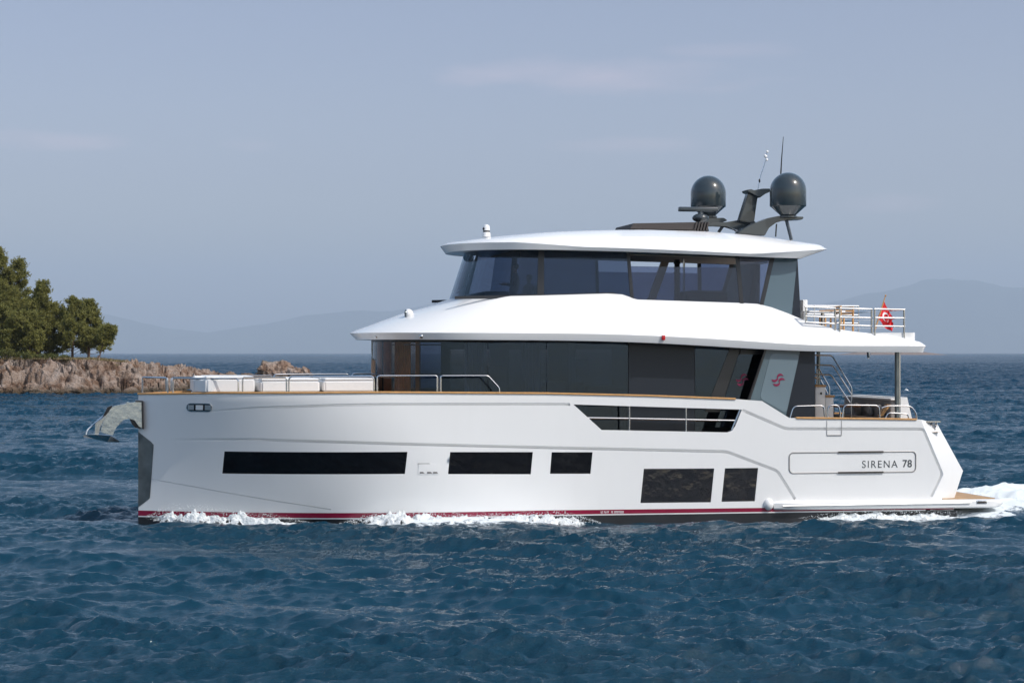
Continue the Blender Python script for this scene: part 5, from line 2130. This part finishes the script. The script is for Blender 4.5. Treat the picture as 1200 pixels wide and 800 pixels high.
for i in range(XR.shape[0] - 1):
    for j in range(XR.shape[1] - 1):
        q = (idx[i, j], idx[i + 1, j], idx[i + 1, j + 1], idx[i, j + 1])
        if min(q) >= 0: fs.append(q)
me = bpy.data.meshes.new('rocky_shore')
me.from_pydata(vs, [], fs)
def rock_material():
    m = bpy.data.materials.new('shore_rock')
    m.use_nodes = True
    nt = m.node_tree
    N_, L_ = nt.nodes, nt.links
    b = N_['Principled BSDF']
    b.inputs['Roughness'].default_value = .9
    b.inputs['Specular IOR Level'].default_value = .2
    geo = N_.new('ShaderNodeNewGeometry')
    n1 = N_.new('ShaderNodeTexNoise'); n1.inputs['Scale'].default_value = .45; n1.inputs['Detail'].default_value = 8; n1.inputs['Roughness'].default_value = .65
    r1_ = N_.new('ShaderNodeValToRGB')
    e = r1_.color_ramp.elements
    e[0].position, e[0].color = .30, (.095, .055, .036, 1)
    e[1].position, e[1].color = .72, (.53, .445, .395, 1)
    x_ = e.new(.43); x_.color = (.25, .158, .108, 1)
    x_ = e.new(.52); x_.color = (.40, .30, .24, 1)
    x_ = e.new(.62); x_.color = (.46, .37, .315, 1)
    L_.new(geo.outputs['Position'], n1.inputs['Vector'])
    L_.new(n1.outputs['Fac'], r1_.inputs['Fac'])
    # low stain at the waterline
    sx = N_.new('ShaderNodeSeparateXYZ')
    L_.new(geo.outputs['Position'], sx.inputs['Vector'])
    n2 = N_.new('ShaderNodeTexNoise'); n2.inputs['Scale'].default_value = .9; n2.inputs['Detail'].default_value = 5
    L_.new(geo.outputs['Position'], n2.inputs['Vector'])
    ad = N_.new('ShaderNodeMath'); ad.operation = 'MULTIPLY_ADD'
    L_.new(n2.outputs['Fac'], ad.inputs[0]); ad.inputs[1].default_value = -1.3
    L_.new(sx.outputs['Z'], ad.inputs[2])
    mr = N_.new('ShaderNodeMapRange')
    mr.inputs['From Min'].default_value = -.35
    mr.inputs['From Max'].default_value = .45
    mr.inputs['To Min'].default_value = .9
    mr.inputs['To Max'].default_value = 0
    L_.new(ad.outputs[0], mr.inputs['Value'])
    mx = N_.new('ShaderNodeMix'); mx.data_type = 'RGBA'
    mx.inputs['B'].default_value = (.075, .058, .034, 1)
    L_.new(mr.outputs['Result'], mx.inputs['Factor'])
    L_.new(r1_.outputs['Color'], mx.inputs['A'])
    # dry soil and grass on the flat top
    sn = N_.new('ShaderNodeSeparateXYZ')
    L_.new(geo.outputs['Normal'], sn.inputs['Vector'])
    mg = N_.new('ShaderNodeMath'); mg.operation = 'MULTIPLY'
    g1 = N_.new('ShaderNodeMapRange'); g1.inputs['From Min'].default_value = .86; g1.inputs['From Max'].default_value = .97
    g2 = N_.new('ShaderNodeMapRange'); g2.inputs['From Min'].default_value = 2.6; g2.inputs['From Max'].default_value = 3.8
    L_.new(sn.outputs['Z'], g1.inputs['Value']); L_.new(sx.outputs['Z'], g2.inputs['Value'])
    L_.new(g1.outputs['Result'], mg.inputs[0]); L_.new(g2.outputs['Result'], mg.inputs[1])
    mx2 = N_.new('ShaderNodeMix'); mx2.data_type = 'RGBA'
    mx2.inputs['B'].default_value = (.22, .17, .08, 1)
    L_.new(mg.outputs[0], mx2.inputs['Factor'])
    L_.new(mx.outputs['Result'], mx2.inputs['A'])
    L_.new(mx2.outputs['Result'], b.inputs['Base Color'])
    n3 = N_.new('ShaderNodeTexNoise'); n3.inputs['Scale'].default_value = 2.6; n3.inputs['Detail'].default_value = 8; n3.inputs['Roughness'].default_value = .7
    L_.new(geo.outputs['Position'], n3.inputs['Vector'])
    bp = N_.new('ShaderNodeBump'); bp.inputs['Distance'].default_value = .75; bp.inputs['Strength'].default_value = 1
    L_.new(n3.outputs['Fac'], bp.inputs['Height'])
    L_.new(bp.outputs['Normal'], b.inputs['Normal'])
    return m
M['rock'] = rock_material()
o = link_mesh('rocky_shore', me, M['rock'], angle=42)
tag(o, 'low reddish brown rocky point on the left', 'shore', kind='structure')

def boulder(name, label, cx, cy, sx_, sy_, sz_, seed, group=None, cat='rock'):
    bm = bmesh.new()
    bmesh.ops.create_icosphere(bm, subdivisions=5, radius=1)
    for v in bm.verts:
        p = v.co.copy()
        s = Vector((seed * 7.1, seed * 3.3, 0))
        f = noise.fractal(p * 1.3 + s, .9, 2.1, 6)
        vd = noise.voronoi(p * 1.8 + s)[0]
        c_ = noise.cell(p * 2.2 + s)
        k = 1 + .34 * f + .14 * c_ - .22 * max(0, .3 - (vd[1] - vd[0]))
        v.co = Vector((p.x * k * sx_, p.y * k * sy_, p.z * k * sz_))
    o = obj(name, bm, M['rock'], angle=40)
    o.location = (cx, cy, -0.1)
    return tag(o, label, cat, group)
def W(px, d): return (px - 600) / FPX * d
boulder('rock_outcrop', 'reddish brown sea rock standing clear of the point behind the foredeck', W(324, 400), 340, 3.8, 3.5, 3.35, 2)
boulder('rock_outcrop', 'small pale grey rock at the right foot of the red sea rock', W(351, 398), 338, 2.4, 2.2, 2.3, 5)
boulder('rock_outcrop', 'low pinkish rock awash between the point and the red sea rock', W(289, 404), 344, 2.2, 2, 1.1, 9)
rs = random.Random(21)
k = 0
shore_rocks = [(6, 246, 1.2), (38, 246.5, 1.5), (63, 246, 1.0), (88, 247, 1.6), (112, 247, 1.1), (133, 247.5, 1.4), (150, 248, 1.0), (22, 250, .9), (74, 251, 1.1), (120, 252, 1.2)]
for px, d, s_ in shore_rocks:
    boulder('shore_boulder', 'brown angular boulder lodged at the foot of the rocky point', W(px, d), d - 60, s_ * rs.uniform(.8, 1.3), s_, s_ * rs.uniform(.8, 1.1) * .8, 30 + k, 'boulders along the foot of the rocky point', 'boulder')
    k += 1

# ---- pines
def leaf_mat(name, c1, c2):
    m = bpy.data.materials.new(name)
    m.use_nodes = True
    nt = m.node_tree
    b = nt.nodes['Principled BSDF']
    b.inputs['Roughness'].default_value = .65
    b.inputs['Specular IOR Level'].default_value = .3
    oi = nt.nodes.new('ShaderNodeNewGeometry')
    n = nt.nodes.new('ShaderNodeTexNoise')
    n.inputs['Scale'].default_value = .9
    n.inputs['Detail'].default_value = 3
    ad = nt.nodes.new('ShaderNodeMath'); ad.operation = 'MULTIPLY_ADD'
    ad.inputs[1].default_value = .45
    nt.links.new(oi.outputs['Position'], n.inputs['Vector'])
    nt.links.new(oi.outputs['Random Per Island'], ad.inputs[0])
    nt.links.new(n.outputs['Fac'], ad.inputs[2])
    cr = nt.nodes.new('ShaderNodeValToRGB')
    cr.color_ramp.elements[0].position = .40
    cr.color_ramp.elements[0].color = (*c1, 1)
    cr.color_ramp.elements[1].position = .95
    cr.color_ramp.elements[1].color = (*c2, 1)
    nt.links.new(ad.outputs[0], cr.inputs['Fac'])
    nt.links.new(cr.outputs['Color'], b.inputs['Base Color'])
    tr = nt.nodes.new('ShaderNodeBsdfTranslucent')
    nt.links.new(cr.outputs['Color'], tr.inputs['Color'])
    mx = nt.nodes.new('ShaderNodeMixShader')
    mx.inputs['Fac'].default_value = .38
    out = nt.nodes['Material Output']
    nt.links.new(b.outputs['BSDF'], mx.inputs[1])
    nt.links.new(tr.outputs['BSDF'], mx.inputs[2])
    nt.links.new(mx.outputs['Shader'], out.inputs['Surface'])
    return m
M['pine'] = leaf_mat('pine_needles', (.115, .122, .030), (.30, .285, .085))
M['shrub'] = leaf_mat('shrub_leaves', (.07, .075, .025), (.16, .17, .05))
M['bark'] = mat('pine_bark', (.10, .065, .045), .9, var=.3, vscale=3, bump=.05, bscale=6)

def needles(vs, fs, c, rnd, size, n=11):
    """a brush of needles at a twig's end"""
    ax = Vector((rnd.gauss(0, .5), rnd.gauss(0, .5), 1.0)).normalized()
    for _ in range(n):
        d = (ax * rnd.uniform(-.1, 1.1) + Vector((rnd.gauss(0, 1), rnd.gauss(0, 1), rnd.gauss(0, .8))).normalized() * .9).normalized()
        L = size * rnd.uniform(.6, 1.15)
        sdv = d.cross(Vector((rnd.gauss(0, 1), rnd.gauss(0, 1), rnd.gauss(0, 1)))).normalized() * size * rnd.uniform(.07, .13)
        i = len(vs)
        vs.extend([c + sdv * .6, c - sdv * .6, c + d * L * .7 - sdv, c + d * L, c + d * L * .7 + sdv])
        fs.append((i, i + 1, i + 2, i + 3, i + 4))

def pine(name, label, base, height, lean, crown, seed, nl=34, clear=.22, spread=.36, tuft=.34, dens=1.0, group='pines on the rocky point'):
    rnd = random.Random(seed)
    e = empty(name, base)
    tag(e, label, 'tree', group)
    bmT = bmesh.new()
    pts, rad = [], []
    n = 12
    for i in range(n + 1):
        t = i / n
        pts.append(Vector((lean[0] * t ** 1.3 + .25 * math.sin(t * 5 + seed) * t, lean[1] * t + .2 * math.sin(t * 4 + seed * 2) * t, height * .96 * t)))
        rad.append(max(.02, height * .021 * (1 - t) ** .8 + .015))
    tube(bmT, pts, rad, 8)
    vs, fs = [], []
    for k in range(nl):
        t = clear + (1 - clear) * (k + rnd.random()) / nl
        f = t * n
        i0 = min(n - 1, int(f))
        p0 = pts[i0].lerp(pts[i0 + 1], f - i0)
        az = k * 2.399 + rnd.uniform(-.5, .5)
        env = crown(t)
        L = env * height * spread * rnd.uniform(.65, 1.15)
        up_ = rnd.uniform(.05, .55) + .5 * (t - .5)
        lp = [p0]
        d = Vector((math.cos(az), math.sin(az), up_)).normalized()
        m = 5
        for j in range(m):
            d = (d + Vector((rnd.gauss(0, .18), rnd.gauss(0, .18), rnd.gauss(.12, .12)))).normalized()
            lp.append(lp[-1] + d * L / m)
        tube(bmT, lp, [max(.012, .012 * height * .45 * (1 - t * .6) * (1 - j / (m + .5))) for j in range(m + 1)], 5, cap=False)
        # upright shoots at the limb's end
        for q in range(4):
            b0 = lp[-1 - (q % 2)]
            hgt_ = rnd.uniform(.35, .95) * (.5 + .25 * L)
            ox, oy = rnd.gauss(0, .22), rnd.gauss(0, .22)
            for w_ in range(5):
                f_ = w_ / 4
                needles(vs, fs, b0 + Vector((ox * (1 + f_), oy * (1 + f_), hgt_ * f_)), rnd, tuft * (1.25 - .55 * f_), 8)
        nt_ = max(4, int(11 * dens * max(.4, L / 2.0)))
        for q in range(nt_):
            s = (rnd.uniform(.35, 1.0) ** .7) * m
            j0 = min(m - 1, int(s))
            b0 = lp[j0].lerp(lp[j0 + 1], s - j0)
            off = Vector((rnd.gauss(0, .8), rnd.gauss(0, .8), rnd.gauss(.45, .6))).normalized() * rnd.uniform(.10, .75) * (.5 + L * .20)
            tw = b0 + off
            for _ in range(rnd.randint(3, 6)):
                c = tw + Vector((rnd.gauss(0, .15), rnd.gauss(0, .15), rnd.uniform(-.1, .42)))
                needles(vs, fs, c, rnd, tuft * 1.25, 11)
    # leader
    for _ in range(int(14 * dens)):
        c = pts[-1] + Vector((rnd.gauss(0, .18), rnd.gauss(0, .18), rnd.uniform(-.5, .3)))
        needles(vs, fs, c, rnd, tuft, 8)
    obj('trunk', bmT, M['bark'], e)
    me = bpy.data.meshes.new('crown')
    me.from_pydata([tuple(v) for v in vs], [], fs)
    link_mesh('crown', me, M['pine'], e, smooth=False)
    return e
def full(t): return max(.10, min(1.0, 1.22 * max(0, 1.03 - t) ** .72))
def wide(t): return max(.15, math.sin(math.pi * min(1, t * .95)) ** .6)
GZ = 4.2
def zt_(py, d): return 5 - (py - 413) / FPX * d
D1 = 262.
trees = [
    ('tall dense pine cut by the left edge of the picture', -8, 266, 288, (0.5, 0), full, 1, 60, .12, .34),
    ('tall pine with a stepped crown on its right flank, beside the leftmost pine', 15, 268, 302, (.8, 0), full, 2, 54, .14, .30),
    ('mid-height pine rising just right of the tall stepped pine', 43, 261, 330, (.6, 0), full, 3, 44, .12, .34),
    ('short bushy pine in the gap between the mid-height pine and the ragged pine', 62, 263, 362, (.3, 0), wide, 4, 34, .14, .42),
    ('ragged pine with the highest pointed top of the right-hand clump', 85, 260, 349, (.2, 0), full, 5, 38, .20, .36),
    ('pine with a rounded crown reaching right over the leaning pine', 104, 264, 351, (.3, 0), full, 6, 38, .26, .34),
    ('low young pine in front of the two tall pines', 34, 255, 372, (0, 0), wide, 7, 34, .10, .46),
    ('low broad pine at the foot of the leftmost pine', 6, 254, 365, (0, 0), wide, 8, 34, .10, .46),
]
for lab, px, d, top, lean, cr, seed, nl, clear, spr in trees:
    pine('pine_tree', lab, (W(px, d), d - 60, GZ - .1), zt_(top, d) - GZ, lean, cr, seed, int(nl * 1.1), clear * .35, spr, tuft=.26, dens=1.35)
pine('pine_tree', 'small leaning pine with bare crooked trunk at the right end of the row', (W(116, 258), 198, GZ - .1), 3.7, (1.3, 0), wide, 15, 22, .45, .36, tuft=.27, dens=1.5)
pine('pine_tree', 'slender little pine on a thin straight trunk next to the leaning pine', (W(103, 259), 199, GZ - .1), 3.3, (.2, 0), wide, 16, 20, .40, .36, tuft=.27, dens=1.5)

def shrub(label, px, d, w, h, seed):
    rnd = random.Random(seed)
    e = empty('shrub', (W(px, d), d - 60, GZ - .15))
    tag(e, label, 'shrub', 'shrubs along the top of the rocky point')
    vs, fs = [], []
    bmT = bmesh.new()
    for k in range(9):
        az = rnd.uniform(0, 6.28)
        tip = Vector((math.cos(az) * w * rnd.uniform(.2, .8), math.sin(az) * w * .6 * rnd.uniform(.2, .8), h * rnd.uniform(.6, 1)))
        tube(bmT, [(0, 0, 0), tip * .5 + Vector((0, 0, .1)), tip], [.03, .02, .008], 5, cap=False)
        for _ in range(16):
            c = tip * rnd.uniform(.5, 1.05) + Vector((rnd.gauss(0, .25), rnd.gauss(0, .2), rnd.gauss(0, .12)))
            needles(vs, fs, c, rnd, .24, 7)
    obj('stem', bmT, M['bark'], e)
    me = bpy.data.meshes.new('foliage')
    me.from_pydata([tuple(v) for v in vs], [], fs)
    link_mesh('foliage', me, M['shrub'], e, smooth=False)
for i, (px, d, w, h) in enumerate([(4, 251, 1.4, 1.3), (17, 252, 1.2, 1.0), (30, 251, 1.0, .9), (47, 252, 1.0, .8), (62, 252, .8, .7), (76, 253, .8, .6)]):
    shrub(['yellow-green shrub at the left picture edge on the rock top', 'yellow-green shrub second from the left picture edge', 'olive shrub below the tall stepped pine', 'olive shrub below the mid-height pine', 'low olive shrub below the short bushy pine', 'lowest olive shrub at the foot of the ragged pine'][i], px, d, w, h, 60 + i)
# dry grass along the brow
vs, fs = [], []
rnd = random.Random(77)
for _ in range(5200):
    px, d = rnd.uniform(-15, 150), rnd.uniform(250.5, 262)
    x, y = W(px, d), d - 60
    dd, tp = rock_h(np.array([x]), np.array([y]))
    if dd[0] < 6: continue
    z = tp[0] - .05
    hgt = rnd.uniform(.12, .42)
    a = rnd.uniform(0, 3.14)
    dx, dy = math.cos(a) * .045, math.sin(a) * .045
    i = len(vs)
    vs.extend([(x - dx, y - dy, z), (x + dx, y + dy, z), (x + rnd.gauss(0, .08), y + rnd.gauss(0, .08), z + hgt)])
    fs.append((i, i + 1, i + 2))
me = bpy.data.meshes.new('dry_grass')
me.from_pydata(vs, [], fs)
M['grass'] = leaf_mat('dry_grass', (.16, .12, .05), (.30, .24, .12))
tag(link_mesh('dry_grass', me, M['grass'], smooth=False), 'dry straw-coloured grass along the top of the rocky point', 'grass', kind='stuff')

# ---- far hills and islet
M['hill'] = mat('far_hill', (.07, .085, .06), .95, var=.3, vscale=.0008)
M['islet'] = mat('islet_rock', (.20, .13, .09), .95, var=.3, vscale=.02)
def ridge(name, label, d0, depth, prof, m, nx=260, ny=26, rough=.05, seed=0, kind='structure'):
    """a range of hills: prof is its skyline as (px, metres)"""
    bm = bmesh.new()
    px0, px1 = prof[0][0], prof[-1][0]
    rows = []
    for i in range(nx + 1):
        px = px0 + (px1 - px0) * i / nx
        hgt = interp(px, prof)
        row = []
        for j in range(ny + 1):
            v = j / ny
            d = d0 + depth * v
            s = math.sin(math.pi * min(1, v * 1.0)) ** .9
            x, y = W(px, d0 + depth * .5), d - 60
            n = noise.fractal(Vector((x / depth * 2.2, y / depth * 2.2, seed)), 1.0, 2.1, 6)
            z = hgt * s * (1 + rough * n * 2.2) + hgt * rough * n - 3
            row.append(bm.verts.new((x, y, z)))
        rows.append(row)
    for A, B in zip(rows, rows[1:]):
        for k in range(ny): bm.faces.new((A[k], A[k + 1], B[k + 1], B[k]))
    o = obj(name, bm, m, angle=60)
    return tag(o, label, 'hills', kind=kind)
D2 = 40000.
def hp(pts, d): return [(a, max(0, (HORIZON - b) * d / FPX)) for a, b in pts]
ridge('hills', 'hazy blue mountain far behind the stern', D2, 4000, hp([(830, 411), (870, 392), (905, 372), (940, 360), (980, 350), (1015, 344), (1050, 337), (1085, 330), (1110, 328), (1140, 330), (1165, 335), (1200, 338), (1260, 345), (1400, 372), (1600, 408)], 42000), M['hill'], rough=.03, seed=3)
ridge('hills', 'hazy blue ridge far beyond the bow', D2, 4000, hp([(-120, 400), (0, 385), (60, 372), (118, 366), (150, 372), (200, 385), (245, 389), (300, 380), (360, 369), (420, 364), (480, 361), (540, 352), (620, 356), (700, 372), (800, 398), (860, 410)], 42000), M['hill'], rough=.03, seed=8)
o = ridge('islet', 'low brown islet on the horizon under the aft overhang', 5200, 500, [(975, 0), (995, 6), (1012, 11), (1030, 14), (1050, 15), (1070, 14), (1085, 11), (1094, 6), (1104, 0)], M['islet'], nx=90, ny=12, rough=.12, seed=5)
o['category'] = 'islet'

# white float on the water behind the stern
d = 262.
bm = bmesh.new()
bmesh.ops.create_uvsphere(bm, u_segments=20, v_segments=14, radius=.30, matrix=Matrix.Diagonal((1, 1, .85, 1)))
fl_ = empty('mooring_buoy', (W(1062, d), d - 60, .12))
tag(fl_, 'small white float on the water behind the stern', 'buoy')
obj('float_body', bm, M['white'], fl_)
bm = bmesh.new()
tube(bm, rounded([(-.08, 0, .22), (-.08, 0, .38), (.08, 0, .38), (.08, 0, .22)], .06, 4), .02, 8)
obj('lifting_eye', bm, M['steel'], fl_)

# ------------------------------------------------------------------ haze
bm = bmesh.new()
bx(bm, -60000, 60000, -3000, 60000, -40, 2400)
hz = obj('haze', bm, None, smooth=False) if False else None
me = bpy.data.meshes.new('haze')
bm.to_mesh(me); bm.free()
hm = bpy.data.materials.new('haze')
hm.use_nodes = True
for n in list(hm.node_tree.nodes): hm.node_tree.nodes.remove(n)
ho = hm.node_tree.nodes.new('ShaderNodeOutputMaterial')
hv = hm.node_tree.nodes.new('ShaderNodeVolumePrincipled')
hv.inputs['Color'].default_value = (.68, .82, 1.0, 1)
hv.inputs['Density'].default_value = 0.50e-4
hm.node_tree.links.new(hv.outputs['Volume'], ho.inputs['Volume'])
hz = link_mesh('haze', me, hm, smooth=False)
tag(hz, 'pale blue sea haze that fades the far hills', 'haze', kind='stuff')
